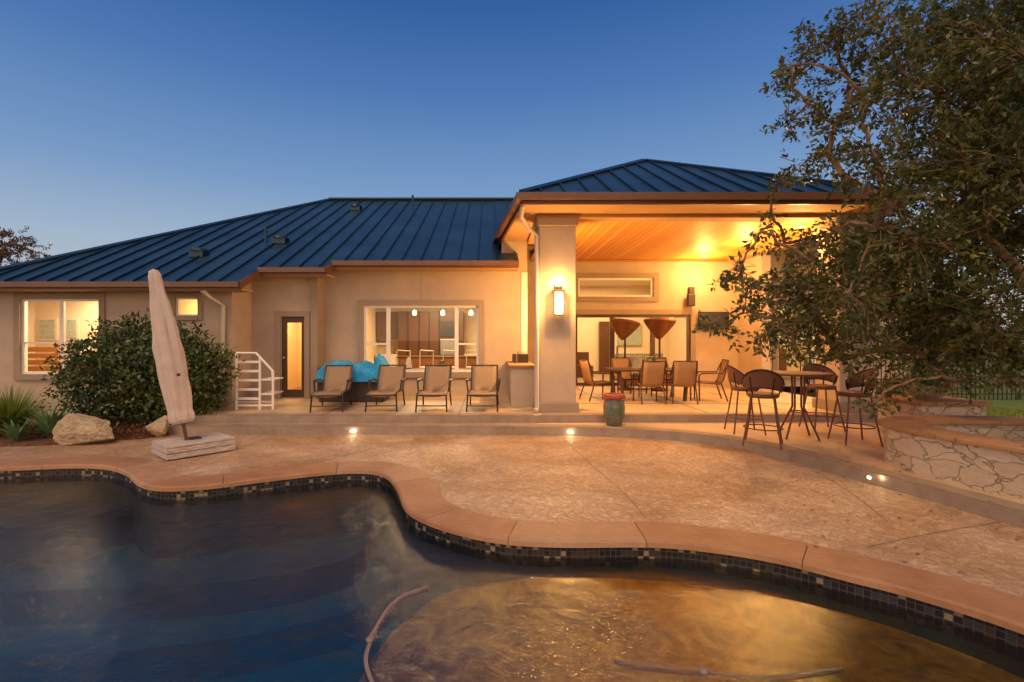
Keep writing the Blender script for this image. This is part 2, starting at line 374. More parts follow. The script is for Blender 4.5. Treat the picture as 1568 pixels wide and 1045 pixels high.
def resample(poly,step):
    n=len(poly); L=[0]
    for i in range(n):
        L.append(L[-1]+math.dist(poly[i],poly[(i+1)%n]))
    T=L[-1]; N=int(T/step); out=[];j=0
    for k in range(N):
        t=T*k/N
        while L[j+1]<t: j+=1
        f=(t-L[j])/max(1e-9,L[j+1]-L[j]); a=poly[j];b=poly[(j+1)%n]
        out.append((a[0]+(b[0]-a[0])*f,a[1]+(b[1]-a[1])*f))
    return out,T/N
inner,ds=resample(inner,0.07)
outer=offset(inner,0.42)
def clean(poly):
    out=[poly[0]]
    for i in range(1,len(poly)):
        e=Vector(poly[i])-Vector(out[-1]); t=Vector(inner[(i+1)%len(inner)])-Vector(inner[i-1])
        if e.dot(t)>0 and e.length>0.01: out.append(poly[i])
    return out
outer_c=clean(offset(inner,0.40))
pool=empty('swimming_pool')
cp=MB(); n=len(inner); i=0; stone=0
inn2=offset(inner,-0.03)
while i<n:
    ln=random.choice([13,15,17,19]); j=min(i+ln,n)
    if n-j<6: j=n
    g=0.05
    rows=[]
    for k in range(i,j+1):
        a=Vector(inn2[k%n]);b=Vector(outer[k%n])
        if k==i:
            a=a.lerp(Vector(inn2[(k+1)%n]),g); b=b.lerp(Vector(outer[(k+1)%n]),g)
        if k==j:
            a=a.lerp(Vector(inn2[(k-1)%n]),g); b=b.lerp(Vector(outer[(k-1)%n]),g)
        rows.append((a,b))
    zt=DZ+0.012+random.uniform(-.002,.002); zb=DZ-0.045
    vs=[];fs=[]
    for a,b in rows:
        a2=a.lerp(b,0.05); 
        vs+=[(a.x,a.y,zb),(a.x,a.y,zt-.014),(a2.x,a2.y,zt),(b.x,b.y,zt),(b.x,b.y,zb)]
    for r in range(len(rows)-1):
        o=5*r
        for q in range(5):
            q2=(q+1)%5
            fs.append((o+q,o+5+q,o+5+q2,o+q2))
    fs.append((0,1,2,3,4)); o=5*(len(rows)-1); fs.append((o+4,o+3,o+2,o+1,o))
    cp.add(vs,fs,'coping' if stone%3 else 'coping2')
    i=j; stone+=1
cp.obj('coping',pool)
jb=MB(); vs=[]
for k in range(n): vs+=[(inner[k][0],inner[k][1],DZ-0.01),(outer[k][0],outer[k][1],DZ-0.01)]
fs=[(2*k,2*((k+1)%n),2*((k+1)%n)+1,2*k+1) for k in range(n)]
jb.add(vs,[f[::-1] for f in fs],'coping'); jb.obj('coping_joint_bed',pool)
def ring(name,poly,z0,z1,k,uv=False):
    b=MB(); vs=[(p[0],p[1],z) for p in poly for z in (z0,z1)]; n=len(poly)
    fs=[(2*i,2*i+1,2*((i+1)%n)+1,2*((i+1)%n)) for i in range(n)]
    b.add(vs,fs,k); o=b.obj(name,pool)
    if uv:
        ul=o.data.uv_layers.new(name='UVMap'); 
        for fi,poly_ in enumerate(o.data.polygons):
            us=[(fi*ds,z0),(fi*ds,z1),((fi+1)*ds,z1),((fi+1)*ds,z0)]
            for li,u in zip(poly_.loop_indices,us): ul.data[li].uv=u
    return o
WZ=-0.45
ring('tile_band',inner,-0.53,DZ-0.03,'tile',True)
ring('pool_wall',inner,-1.9,-0.53,'plaster')
fl=MB(); fl.prism(inner,-1.95,-1.88,'plaster'); fl.obj('pool_floor',pool)
def clip_ledge(name,pts,z,k='ledge'):
    b=MB(); b.prism([(p.x,p.y) for p in cr([(a,c,0) for a,c in pts],True,8)],-1.9,z,k,'plaster'); b.obj(name,pool)
clip_ledge('entry_step_1',[(-10.5,7.5),(-5.4,7.5),(-4.6,6.6),(-4.9,5.55),(-5.8,5.45),(-7,5.3),(-10.5,5.2)],-0.66)
clip_ledge('entry_step_2',[(-10.5,7.5),(-4.6,7.2),(-2.0,6.6),(-1.6,5.9),(-2.3,5.35),(-3.4,5.1),(-5.8,4.9),(-7,4.6),(-10.5,4.5)],-1.15,'plaster')
clip_ledge('entry_step_3',[(-10.5,7.5),(-4.6,7.2),(-1.5,6.9),(-1.2,5.6),(-2.2,4.9),(-3.4,4.6),(-5.8,4.3),(-7,4.0),(-10.5,3.8)],-1.5,'plaster')
clip_ledge('gold_glow_shelf',[(-0.15,3.98),(0.6,4.12),(1.5,4.04),(2.35,3.76),(2.95,3.28),(3.3,2.6),(3.5,1.5),(3.5,0),(2.4,-1.6),(.6,-1.8),(-.3,-.6),(-.62,1.2),(-.78,2.4),(-.74,3.1),(-.52,3.65)],-0.58,'shelfglow')  # shallow shelf shaped to carry the painted gold reflection
wt=MB(); vs=[(p[0],p[1],WZ) for p in inner]
tr=tessellate_polygon([[Vector((p[0],p[1],0)) for p in inner]])
wt.add(vs,[t for t in tr],'water'); wo=wt.obj('pool_water')
me=wo.data
bm=bmesh.new(); bm.from_mesh(me)
for f in bm.faces:
    f.normal_update()
    if f.normal.z<0: f.normal_flip()
bm.to_mesh(me); bm.free()
hs=MB()
def hose(pts,r=.019):
    q=[]
    for a,b in pts:
        x,d=G(a,b,WZ); q.append((x,d,WZ-0.014))
    q=cr(q,False,8); hs.tube(q,r,'hose',8)
hose([(655,898),(625,908),(600,925),(582,950),(568,975)])
hose([(566,985),(560,1010),(568,1040),(590,1080),(640,1140)])
hose([(940,1010),(980,1018),(1030,1024),(1075,1028)],.0155); hose([(1080,1028),(1130,1034),(1200,1034),(1290,1022)],.0155)
for a,b in ((567,980),(1077,1028)):
    x,d=G(a,b,WZ); hs.lathe([(0.0,-.02),(.026,-.01),(.028,.005),(.018,.018),(0,.02)],'hose',(x,d,WZ),12)
hs.obj('pool_cleaner_hose',smooth=True)

# ---------------------------------------------------------------- ground, deck
def holed(name,outer_pts,hole,z,k):
    A=[Vector((p[0],p[1],0)) for p in outer_pts]; H=[Vector((p[0],p[1],0)) for p in hole]
    tr=tessellate_polygon([A,H]); allp=A+H; b=MB()
    fs=[]
    for t in tr:
        p=[allp[i] for i in t]
        ar=(p[1]-p[0]).cross(p[2]-p[0]).z
        if abs(ar)<1e-9: continue
        fs.append(t if ar>0 else (t[0],t[2],t[1]))
    b.add([(p.x,p.y,z) for p in allp],fs,k); return b.obj(name)
holed('pool_deck',[(-14,-7),(7.4,-7),(7.4,12.4),(-14,12.4)],outer_c,DZ,'deck')
holed('ground',[(-600,-600),(600,-600),(600,900),(-600,900)],[(-13.9,-6.9),(-13.9,12.3),(7.3,12.3),(7.3,-6.9)],DZ-0.012,'lawn')
sj=MB()
def strip(pts,w,z,k,b=sj):
    q=cr([(a,c,0) for a,c in pts],False,6)
    vs=[];
    for i,p in enumerate(q):
        t=(q[min(i+1,len(q)-1)]-q[max(i-1,0)]).normalized(); nn=Vector((-t.y,t.x,0))*w/2
        vs+=[(p.x+nn.x,p.y+nn.y,z),(p.x-nn.x,p.y-nn.y,z)]
    b.add(vs,[(2*i+1,2*i+3,2*i+2,2*i) for i in range(len(q)-1)],k)
for ln in ([(862,672),(905,712),(955,755),(990,795)],[(650,672),(560,690),(470,712)],[(1568,795),(1440,815),(1330,838)],[(1250,722),(1310,760),(1360,800)]):
    strip([G(a,b,DZ) for a,b in ln],.006,DZ+.004,'tile_w')
sj.obj('deck_joints')
edge=[(-5.95,8.88,0),(-3,8.87,0),(0,8.86,0),(1.2,8.80,0),(2.1,8.68,0),(2.95,8.45,0),(3.75,7.95,0),(4.25,7.1,0),(4.5,6.1,0),(4.73,5.38,0),(4.94,4.47,0),(5.35,3.2,0),(6.3,1.6,0),(7.35,0.6,0)]
eq=[(p.x,p.y) for p in cr(edge,False,8)]
st=MB(); st.prism(eq+[(7.35,9.6),(-5.95,9.6)],-0.5,-0.15,'patio','band'); 
pe=[(-5.8,9.2),(0.85,9.2),(1.0,9.26),(7.6,9.36),(8.1,9.8),(8.1,15.0),(-5.8,15.0)]
st.prism(pe,-0.5,0.0,'patio','band')
q=[Vector((p[0],p[1],0)) for p in eq]
vs=[]
for i,p in enumerate(q):
    t=(q[min(i+1,len(q)-1)]-q[max(i-1,0)]).normalized(); nn=Vector((-t.y,t.x,0))
    a=p+nn*.005; b=p+nn*.27; vs+=[(b.x,b.y,-.146),(a.x,a.y,-.146)]
st.add(vs,[(2*i+1,2*i+3,2*i+2,2*i) for i in range(len(q)-1)],'band')
strip([(-5.75,9.34),(-2,9.34),(.85,9.34)],.27,.004,'band',st)
strip([(1.0,9.42),(4,9.45),(7.6,9.5)],.24,.0045,'band',st)
for x in (-3.2,-0.6): st.box(x-.005,x+.005,9.2,12.2,-.01,.005,'tile_w')
for x in (2.6,4.3,6.0): st.box(x-.005,x+.005,9.5,14.8,-.01,.0055,'tile_w')
for y in (10.9,12.8): st.box(1.1,8,y-.005,y+.005,-.01,.0058,'tile_w')
st.obj('patio_terrace')
sl=empty('step_lights')
b=MB()
def plight(name,loc,e,col=(1,.6,.25),r=.05,parent=None):
    l=bpy.data.lights.new(name,'POINT'); l.energy=e; l.color=col; l.shadow_soft_size=r
    o=bpy.data.objects.new(name,l); COL.objects.link(o); o.location=loc
    if parent: o.parent=parent
    return o
for (x,y,z,e_) in ((-2.5,8.84,-.23,.35),(1.46,8.74,-.23,.35),(4.62,5.85,-.22,.6)):
    b.box(x-.045,x+.045,y-.03,y+.04,z-.012,z+.016,'steplight')
    plight('step_light_lamp',(x-.0,y-.15,z+.04),e_,(1,.72,.4),.03,sl)
b.obj('lens',sl)

# ---------------------------------------------------------------- house
house=empty('stucco_house')
def wall(b,x0,x1,z0,z1,y,th,holes,k='stucco'):
    xs=sorted(set([x0,x1]+[h[0] for h in holes]+[h[1] for h in holes])); zs=sorted(set([z0,z1]+[h[2] for h in holes]+[h[3] for h in holes]))
    for i in range(len(xs)-1):
        for j in range(len(zs)-1):
            cx=(xs[i]+xs[i+1])/2; cz=(zs[j]+zs[j+1])/2
            if any(h[0]<cx<h[1] and h[2]<cz<h[3] for h in holes): continue
            a,c,e,f=xs[i],xs[i+1],zs[j],zs[j+1]
            b.add([(a,y,e),(c,y,e),(c,y,f),(a,y,f)],[(0,1,2,3)],k)
            b.add([(a,y+th,e),(c,y+th,e),(c,y+th,f),(a,y+th,f)],[(3,2,1,0)],'cream')
    for a,c,e,f in holes:
        b.add([(a,y,e),(c,y,e),(c,y+th,e),(a,y+th,e)],[(0,3,2,1)],'wfrm')
        b.add([(a,y,f),(c,y,f),(c,y+th,f),(a,y+th,f)],[(0,1,2,3)],'wfrm')
        b.add([(a,y,e),(a,y,f),(a,y+th,f),(a,y+th,e)],[(0,1,2,3)],'wfrm')
        b.add([(c,y,e),(c,y,f),(c,y+th,f),(c,y+th,e)],[(3,2,1,0)],'wfrm')
def surround(b,x0,x1,z0,z1,y,w=.13,p=.045,bottom=True,k='trim'):
    b.box(x0-w,x0,y-p,y+.01,z0-(w if bottom else 0),z1+w,k); b.box(x1,x1+w,y-p,y+.01,z0-(w if bottom else 0),z1+w,k)
    b.box(x0,x1,y-p,y+.01,z1,z1+w,k)
    if bottom: b.box(x0,x1,y-p-.02,y+.01,z0-w,z0,k)
def window(b,x0,x1,z0,z1,y,cols=(),rails=(),fw=.05,k='wfrm'):
    ya=y+.03; yb=y+.09
    b.box(x0,x1,ya,yb,z0,z0+fw,k); b.box(x0,x1,ya,yb,z1-fw,z1,k)
    b.box(x0,x0+fw,ya,yb,z0+fw,z1-fw,k); b.box(x1-fw,x1,ya,yb,z0+fw,z1-fw,k)
    for c in cols: b.box(c-fw*.8,c+fw*.8,ya+.003,yb-.003,z0+fw,z1-fw,k)
    for a,c,z in rails: b.box(a,c,ya+.006,yb-.006,z-fw*.4,z+fw*.4,k)
    b.add([(x0,y+.06,z0),(x1,y+.06,z0),(x1,y+.06,z1),(x0,y+.06,z1)],[(0,1,2,3)],'glass')
def room(name,x0,x1,y0,y1,z0,z1,e,col=(1,.68,.36),kw='cream',sz=1.6):
    b=MB()
    b.add([(x0,y0,z0),(x1,y0,z0),(x1,y1,z0),(x0,y1,z0)],[(0,1,2,3)],'intfloor')
    b.add([(x0,y0,z1),(x1,y0,z1),(x1,y1,z1),(x0,y1,z1)],[(3,2,1,0)],'cabw')
    b.add([(x0,y1,z0),(x1,y1,z0),(x1,y1,z1),(x0,y1,z1)],[(0,1,2,3)],kw)
    b.add([(x0,y0,z0),(x0,y1,z0),(x0,y1,z1),(x0,y0,z1)],[(0,1,2,3)],kw)
    b.add([(x1,y0,z0),(x1,y1,z0),(x1,y1,z1),(x1,y0,z1)],[(3,2,1,0)],kw)
    b.obj(name,house)
    l=bpy.data.lights.new(name+'_light','AREA'); l.energy=e; l.color=col; l.shape='RECTANGLE'; l.size=min(sz,(x1-x0)*.7); l.size_y=min(sz,(y1-y0)*.6)
    o=bpy.data.objects.new(name+'_light',l); COL.objects.link(o); o.location=((x0+x1)/2,(y0+y1)/2,z1-.06); o.parent=house
w=MB()
DW=10.9
wx0,wx1,wz0,wz1=X(32,DW),X(153,DW),Z(573,DW),Z(458,DW)
sx0,sx1,sz0,sz1=X(269,DW),X(304,DW),Z(484,DW),Z(456,DW)
wall(w,-12.0,-5.82,-.35,2.9,DW,.16,[(wx0,wx1,wz0,wz1),(sx0,sx1,sz0,sz1)])
w.add([(-5.82,DW,-.35),(-5.82,11.8,-.35),(-5.82,11.8,3.25),(-5.82,DW,2.9)],[(0,1,2,3)],'stucco')
w.add([(-12,DW,-.35),(-12,20,-.35),(-12,20,3.2),(-12,DW,2.9)],[(3,2,1,0)],'stucco')
surround(w,wx0,wx1,wz0,wz1,DW); surround(w,sx0,sx1,sz0,sz1,DW,.1)
cxm=(wx0+wx1)/2
window(w,wx0,wx1,wz0,wz1,DW,[cxm],[(wx0+.05,cxm-.05,Z(525,DW)),(cxm+.05,wx1-.05,Z(525,DW))])
window(w,sx0,sx1,sz0,sz1,DW,fw=.035)
DA=11.8
dx0,dx1,dz1=X(430,DA),X(467,DA),Z(485,DA)
wall(w,-5.82,-4.2,0,3.2,DA,.16,[(dx0,dx1,0.02,dz1)])
w.box(-4.36,-4.19,DA-.06,12.29,0,3.06,'trim')
surround(w,dx0,dx1,0,dz1,DA,.13,.05,False)
w.box(dx0,dx1,DA+.04,DA+.09,1.86,dz1,'bronze');w.box(dx0,dx1,DA+.04,DA+.09,.02,.22,'bronze')
w.box(dx0,dx0+.13,DA+.04,DA+.09,.22,1.86,'bronze');w.box(dx1-.10,dx1,DA+.04,DA+.09,.22,1.86,'bronze')
w.add([(dx0,DA+.065,.2),(dx1,DA+.065,.2),(dx1,DA+.065,1.9),(dx0,DA+.065,1.9)],[(0,1,2,3)],'glass')
w.lathe([(0,0),(.03,.01),(.03,.03),(0,.04)],'steel',(dx0+.07,DA+.02,1.0),10,mtx=Matrix.Rotation(math.radians(90),3,'X'))
DM=12.3
mx0,mx1,mz0,mz1=X(557,DM),X(733,DM),Z(570,DM),Z(468,DM)
wall(w,-4.2,0.95,0,3.4,DM,.16,[(mx0,mx1,mz0,mz1)])
w.add([(.95,DM,0),(.95,14.9,0),(.95,14.9,4.0),(.95,DM,3.9)],[(0,1,2,3)],'stucco')
w.box(.30,.95,DM-.02,DM+.1,3.2,4.1,'stucco')
surround(w,mx0,mx1,mz0,mz1,DM,.14)
c1,c2=X(594,DM),X(699,DM)
window(w,mx0,mx1,mz0,mz1,DM,[c1,c2],[(mx0+.05,c1-.05,Z(527,DM)),(c2+.05,mx1-.05,Z(527,DM))],fw=.06)
w.box(.80,.955,DM-.04,DM+.0,0,3.15,'wfrm')
for x in (X(645,DM),): w.box(x-.006,x+.006,DM-.004,DM+.01,mz1+.15,3.15,'trim')
DB=14.9
tx0,tx1,tz0,tz1=X(885,DB),X(1001,DB),Z(455,DB),Z(426,DB)
px0,px1,pz1=X(880,DB),X(1057,DB),Z(482,DB)
rx0,rx1,rz0,rz1=X(1190,DB),X(1306,DB),Z(572,DB),Z(470,DB)
wall(w,.95,13.0,0,4.4,DB,.18,[(tx0,tx1,tz0,tz1),(px0,px1,.02,pz1),(rx0,rx1,rz0,rz1)])
surround(w,tx0,tx1,tz0,tz1,DB,.15,.05); surround(w,px0,px1,0,pz1,DB,.15,.05,False); surround(w,rx0,rx1,rz0,rz1,DB,.15,.05)
window(w,tx0,tx1,tz0,tz1,DB,fw=.06); window(w,rx0,rx1,rz0,rz1,DB,[(rx0+rx1)/2],[(rx0,rx1,Z(520,DB))],fw=.06)
window(w,px0,px1,.02,pz1,DB,[X(938,DB),X(1000,DB)],[],fw=.09,k='bronze')
w.box(X(944,DB),X(946,DB)+.01,DB-.03,DB+.03,.9,1.25,'steel')
w.box(X(1130,DB),X(1130,DB)+.25,13.6,DB-.002,0,3.86,'stucco')
w.obj('walls',house)
room('bedroom_interior',-11.9,-7.4,DW+.17,12.65,0,2.6,105,(1,.72,.44))
room('bath_interior',-7.35,-5.95,DW+.17,13.5,0,2.6,45,(1,.6,.25),sz=.8)
room('hall_interior',-5.75,-4.25,DA+.17,14.5,0.01,2.6,75,(1,.58,.22),sz=.8)
room('kitchen_interior',-4.15,.9,DM+.17,18,0.01,2.85,300,(1,.68,.36))
room('living_interior',1.0,7.6,DB+.19,20.5,0.01,3.7,380,(1,.66,.33),sz=3)
room('study_interior',7.7,12.9,DB+.19,18.5,0.01,3.2,300,(1,.66,.33),sz=2)
it=MB()
# bedroom: slatted headboard and framed pictures
for k in range(5): it.box(-11.7,-10.75,12.0,12.05,.5+.16*k,.62+.16*k,'head')
it.box(-11.75,-11.68,11.97,12.08,0,1.35,'head'); it.box(-10.77,-10.7,11.97,12.08,0,1.35,'head')
it.box(-10.5,-9.2,11.9,12.5,0,.85,'head'); it.lathe([(.05,.86),(.09,.95),(.05,1.1),(.16,1.12),(.1,1.38),(0,1.38)],'white',(-10.2,12.2,0),12)
for a,c in ((-11.78,.5),(-11.05,.34),(-9.6,.5)):
    it.box(a,a+c,12.60,12.64,1.42,2.02,'cabw'); it.box(a+.05,a+c-.05,12.58,12.60,1.48,1.96,'pic')
# kitchen
it.box(-3.25,-.95,17.2,17.9,.0,2.45,'cab'); it.box(-1.75,-1.1,17.14,17.2,.9,1.45,'steel'); it.box(-1.75,-1.1,17.14,17.2,1.55,2.1,'black')
it.box(-4.1,-3.26,17.3,17.95,0,.92,'cabw'); it.box(-4.1,-3.3,17.5,17.95,1.45,2.45,'cab'); it.box(-.94,.85,17.3,17.95,0,.92,'cabw'); it.box(-.2,.85,17.5,17.95,1.45,2.45,'cab')
for x in (-2.9,-2.5,-2.15,-1.8): it.box(x-.01,x+.01,17.13,17.2,0,2.45,'black')
it.box(-2.9,.2,14.9,15.9,.86,.92,'cab'); it.box(-2.8,.1,15.0,15.8,0,.86,'head')
for x in (-2.6,-1.9,-1.2,-.5):
    it.tube([(x-.2,14.55,1.1),(x-.2,14.5,.6),(x+.2,14.5,.6),(x+.2,14.55,1.1),(x-.2,14.55,1.12)],.02,'cabw',6)
    it.box(x-.2,x+.2,14.4,14.8,.58,.62,'cabw')
    for q_ in (-.17,.17): it.box(x+q_-.015,x+q_+.015,14.42,14.45,0,.6,'cabw')
for x in (-2.4,-1.5,-.6):
    it.tube([(x,15.4,2.85),(x,15.4,2.35)],.008,'black',5); it.lathe([(.02,.14),(.05,.1),(.065,0),(0,-.02)],'bulb',(x,15.4,2.24),12)
for x in (-3.0,-2.2,.1): it.lathe([(.0,0),(.1,.02),(.06,.25),(.03,.3),(0,.3)],'white',(x,13.1,.66),10)
it.lathe([(.0,0),(.07,.02),(.09,.15),(.05,.22),(0,.22)],'teal',(-1.3,13.1,.66),10)
it.box(-3.2,.3,12.9,13.3,.60,.66,'cab')
it.box(1.6,3.9,18.2,19.2,0,.45,'cab'); it.box(1.6,3.9,19.0,19.3,.45,.95,'cab'); it.box(4.6,5.0,20.2,20.4,0,2.2,'cab')
it.box(4.4,6.2,16.6,17.5,.0,.42,'floral'); it.box(4.4,6.2,17.3,17.6,.42,.95,'floral')
it.box(1.8,3.2,20.4,20.45,1.2,2.2,'pic'); it.box(5.4,6.4,20.4,20.45,1.2,2.1,'pic')
it.box(9.0,11,17.9,18.4,0,1.1,'cab'); it.box(8.8,9.8,18.4,18.45,1.3,2.1,'pic')
it.obj('interior_furnishings',house,bevel=.01)

# roofs
r=MB()
def rp(y): return .5*y-2.5
def RP(x,y,dz=0): return (x,y,rp(y)+dz)
RL=-6.16; RR=9.0; RY=18.6
CL=-11.63; CYw=10.37; YR=13.45
segs=[(CL,-5.35,CYw),(-5.35,-3.8,11.24),(-3.8,.7,11.7),(.7,13.2,YR)]
def hipy(x):
    if x<RL: return RY-(RL-x)/(RL-CL)*(RY-CYw)
    if x>RR: return RY-(x-RR)/(13.2-RR)*(RY-YR)
    return RY
for a,c,e in segs:
    P=[RP(a,e),RP(c,e),RP(c,hipy(c))]
    if a<RL<c: P.append(RP(RL,RY))
    if a<RR<c: P=[RP(a,e),RP(c,e),RP(RR,RY)]
    if hipy(a)>e+1e-3: P.append(RP(a,hipy(a)))
    r.add(P,[tuple(range(len(P)))],'roof')
zb=rp(CYw)
r.add([(CL,CYw,zb),(RL,RY,rp(RY)),(CL,26.8,zb)],[(0,1,2)],'roof')
r.add([(CL,26.8,zb),(RL,RY,rp(RY)),(RR,RY,rp(RY)),(13.2,26.8,zb)],[(0,1,2,3)],'roof')
r.add([(13.2,YR,rp(YR)),(13.2,26.8,zb),(RR,RY,rp(RY))],[(0,1,2)],'roof')
nrm=Vector((0,-.5,1)).normalized()
x=CL+.3
while x<13.0:
    e=[s_[2] for s_ in segs if s_[0]<=x<=s_[1]][0]; h=hipy(x)
    if h-e>.15: r.beam(RP(x,e,.025),RP(x,h,.025),.03,.05,'rib',nrm)
    x+=.46
r.beam(RP(RL,RY,.04),RP(RR,RY,.04),.3,.06,'rib'); r.beam((CL,CYw,zb+.04),(RL,RY,rp(RY)+.04),.22,.05,'rib',nrm)
r.beam((13.2,YR,rp(YR)+.04),(RR,RY,rp(RY)+.04),.22,.05,'rib',nrm)
r.obj('main_roof',house)
fa=MB()
for a,c,e in segs:
    z=rp(e)
    fa.box(a,c,e-.0,e+.03,z-.17,z-.012,'fascia'); fa.box(a,c,e-.11,e-.002,z-.12,z-.008,'fascia')
    fa.box(a,c,e+.031,e+.62,z-.17,z-.14,'soffit')
for x,y0,y1 in ((-5.35,CYw,11.24),(-3.8,11.24,11.7)):
    fa.beam((x,y0-.05,rp(y0)-.09),(x,y1+.05,rp(y1)-.09),.035,.16,'fascia')
fa.beam((CL,CYw,zb-.09),(CL,26.8,zb-.09),.05,.16,'fascia')
EX0,EX1,EY,EZ=.6,7.8,8.9,4.14
EXB=.18
A=(3.98,12.4,Z(247,12.4)); zr=A[2]; RB=(3.98,(zr+2.5)/.5,zr)
yb=(EZ+2.5)/.5
def exl(y): return EX0+(EXB-EX0)*(y-EY)/(yb-EY)
fa.obj('fascia_and_gutters',house)
pr=MB()
pr.add([(EX0,EY,EZ),(EX1,EY,EZ),A],[(0,1,2)],'roof')
pr.add([(EX0,EY,EZ),A,(EXB,yb,EZ)],[(0,1,2)],'roof'); pr.add([A,RB,(EXB,yb,EZ)],[(0,1,2)],'roof')
pr.add([(EX1,EY,EZ),(EX1,yb+.2,EZ),RB,A],[(0,1,2,3)],'roof')
nf=Vector((0,-(zr-EZ)/(A[1]-EY),1)).normalized()
x=EX0+.35
while x<EX1-.1:
    t=(x-EX0)/(A[0]-EX0) if x<A[0] else (EX1-x)/(EX1-A[0])
    pr.beam((x,EY,EZ+.02),(x,EY+t*(A[1]-EY),EZ+t*(zr-EZ)+.02),.03,.05,'rib',nf); x+=.44
y=EY+.35
while y<yb-.3:
    tt=min(1,(y-EY)/(A[1]-EY))
    for ex in (exl(y),EX1):
        pr.beam((ex,y,EZ+.02),(ex+(A[0]-ex)*tt,y,EZ+(zr-EZ)*tt+.02),.03,.05,'rib')
    y+=.44
for ex in (EX0,EX1): pr.beam((ex,EY,EZ+.03),(A[0],A[1],zr+.03),.16,.05,'rib',nf)
pr.beam((A[0],A[1],zr+.03),(RB[0],RB[1],zr+.03),.2,.05,'rib')
pr.box(EX0-.12,EX1+.12,EY-.12,EY-.002,EZ-.13,EZ-.01,'fascia')
pr.box(EX0,EX1,EY,EY+.04,EZ-.2,EZ-.004,'fascia')
pr.beam((EX0-.06,EY,EZ-.07),(EXB-.06,yb-.3,EZ-.07),.118,.12,'fascia'); pr.beam((EX0+.022,EY+.041,EZ-.103),(EXB+.022,yb-.1,EZ-.103),.04,.194,'fascia')
pr.box(EX1+.002,EX1+.12,EY,yb-.4,EZ-.13,EZ-.01,'fascia'); pr.box(EX1-.04,EX1,EY+.041,yb-.1,EZ-.2,EZ-.005,'fascia')
pr.box(EX0+.045,EX1-.041,EY+.041,9.6,3.945,3.975,'soffit')
sv=[(exl(9.601)+.045,9.601),(1.0,9.601),(1.0,12.3),(exl(12.3)+.045,12.3)]
pr.prism(sv,3.945,3.975,'soffit'); pr.add([(a,b_,3.945) for a,b_ in sv],[(3,2,1,0)],'soffit')
pr.box(7.6,EX1-.041,9.601,13.1,3.945,3.975,'soffit')
pr.obj('porch_roof',house)
pc=MB()
pc.box(1.25,7.6,9.95,DB-.003,3.90,3.93,'ceil')
pc.box(.93,7.62,9.6,9.94,3.87,3.944,'soffit'); pc.box(.95,1.245,9.945,12.27,3.86,3.944,'soffit'); pc.box(7.3,7.6,9.945,DB-.01,3.82,3.899,'soffit')
pc.box(1.25,7.29,DB-.05,DB-.004,3.84,3.899,'head')
for cx0 in (.98,6.95):
    cx1=cx0+.73
    pc.box(cx0,cx1,9.6,10.3,.2,3.72,'stucco'); pc.box(cx0-.05,cx1+.05,9.54,10.36,.0,.2,'trim'); pc.box(cx0-.04,cx1+.04,9.55,10.35,3.70,3.868,'trim')
pc.obj('porch_ceiling_and_columns',house,bevel=.012)
LC=(1,.53,.15)
cans=[(6.46,12.17),(6.27,14.15),(6.75,10.5)]  # last can is an added one behind the oak, for more porch light
cb=MB()
for x,y in cans:
    cb.lathe([(.0,3.885),(.075,3.885),(.075,3.899)],'canlight',(x,y,0),16); cb.lathe([(.076,3.882),(.11,3.885),(.11,3.899)],'white',(x,y,0),16)
    plight('can_light_lamp',(x,y,3.4),150,LC,.1,house)
cb.obj('can_lights',house)
def sconce(sx,sy,zc,e,face=-1,up=26):
    sco=empty('wall_sconce',(0,0,0)); s=MB(); z0=zc-.235; z1=zc+.235
    s.box(sx-.09,sx+.09,sy-.07,sy+.07,z0,z0+.03,'bronze')
    s.box(sx-.08,sx+.08,sy-.06,sy+.06,z0+.031,z1-.02,'lampglass')
    for a in (-.085,.085):
        for c in (-.065,.065): s.box(sx+a-.01,sx+a+.01,sy+c-.01,sy+c+.01,z0+.03,z1,'bronze')
    s.box(sx-.09,sx+.09,sy-.072,sy-.062,zc+.06,zc+.075,'bronze')
    s.box(sx-.11,sx+.11,sy-.09,sy+.09,z1-.02,z1+.03,'bronze'); s.box(sx-.07,sx+.07,sy-.05,sy+.05,z1+.031,z1+.10,'bronze')
    if face<0: s.box(sx-.06,sx+.06,sy+.08,sy+.14,z0+.05,z1+.15,'bronze')
    else: s.box(sx-.06,sx+.06,sy-.14,sy-.08,z0+.05,z1+.15,'bronze')
    s.obj('lantern',sco,bevel=.004)
    plight('sconce_lamp',(sx,sy+face*.14,zc),e,(1,.50,.14),.05,sco)
    if up: plight('sconce_up',(sx,sy+face*.05,z1+.16),up,(1,.50,.15),.03,sco)
sconce(1.345,9.46,Z(465,9.46),170,-1,45)
sconce(1.345,10.44,2.2,330,1,0)  # added lantern, unseen behind the column, brightens porch ceiling and floor
sconce(7.3,10.44,2.2,240,1,0)  # second added lantern, unseen on the right column's inner face, same fill
d=MB()
d.tube([(.62,9.1,4.0),(.60,9.3,3.80),(.78,9.52,3.62),(.93,9.56,3.5),(.93,9.56,.1),(.9,9.45,.04)],.05,'spout',8)
d.tube([(X(318,10.6),10.4,2.5),(X(322,10.6),10.55,2.38),(X(338,10.7),10.8,2.2),(X(338,10.8),10.82,-.3)],.05,'spout',8)
d.obj('downspouts',house,smooth=True)
v=MB()
def onroof(px,py):
    k=(CY-py)/F; dd=(CH+2.5)/(.5-k); return X(px,dd),dd
for px,py in ((545,322),(430,372),(305,392)):
    x,y=onroof(px,py); v.box(x-.17,x+.17,y-.15,y+.15,rp(y)-.05,rp(y)+.10,'rib'); v.lathe([(.22,.1),(.2,.16),(.1,.2),(0,.21)],'rib',(x,y,rp(y)),14)
for px,py in ((632,316),(407,372)):
    x,y=onroof(px,py); v.tube([(x,y,rp(y)-.05),(x,y,rp(y)+.4)],.04,'rib',8)
v.obj('roof_vents',house)
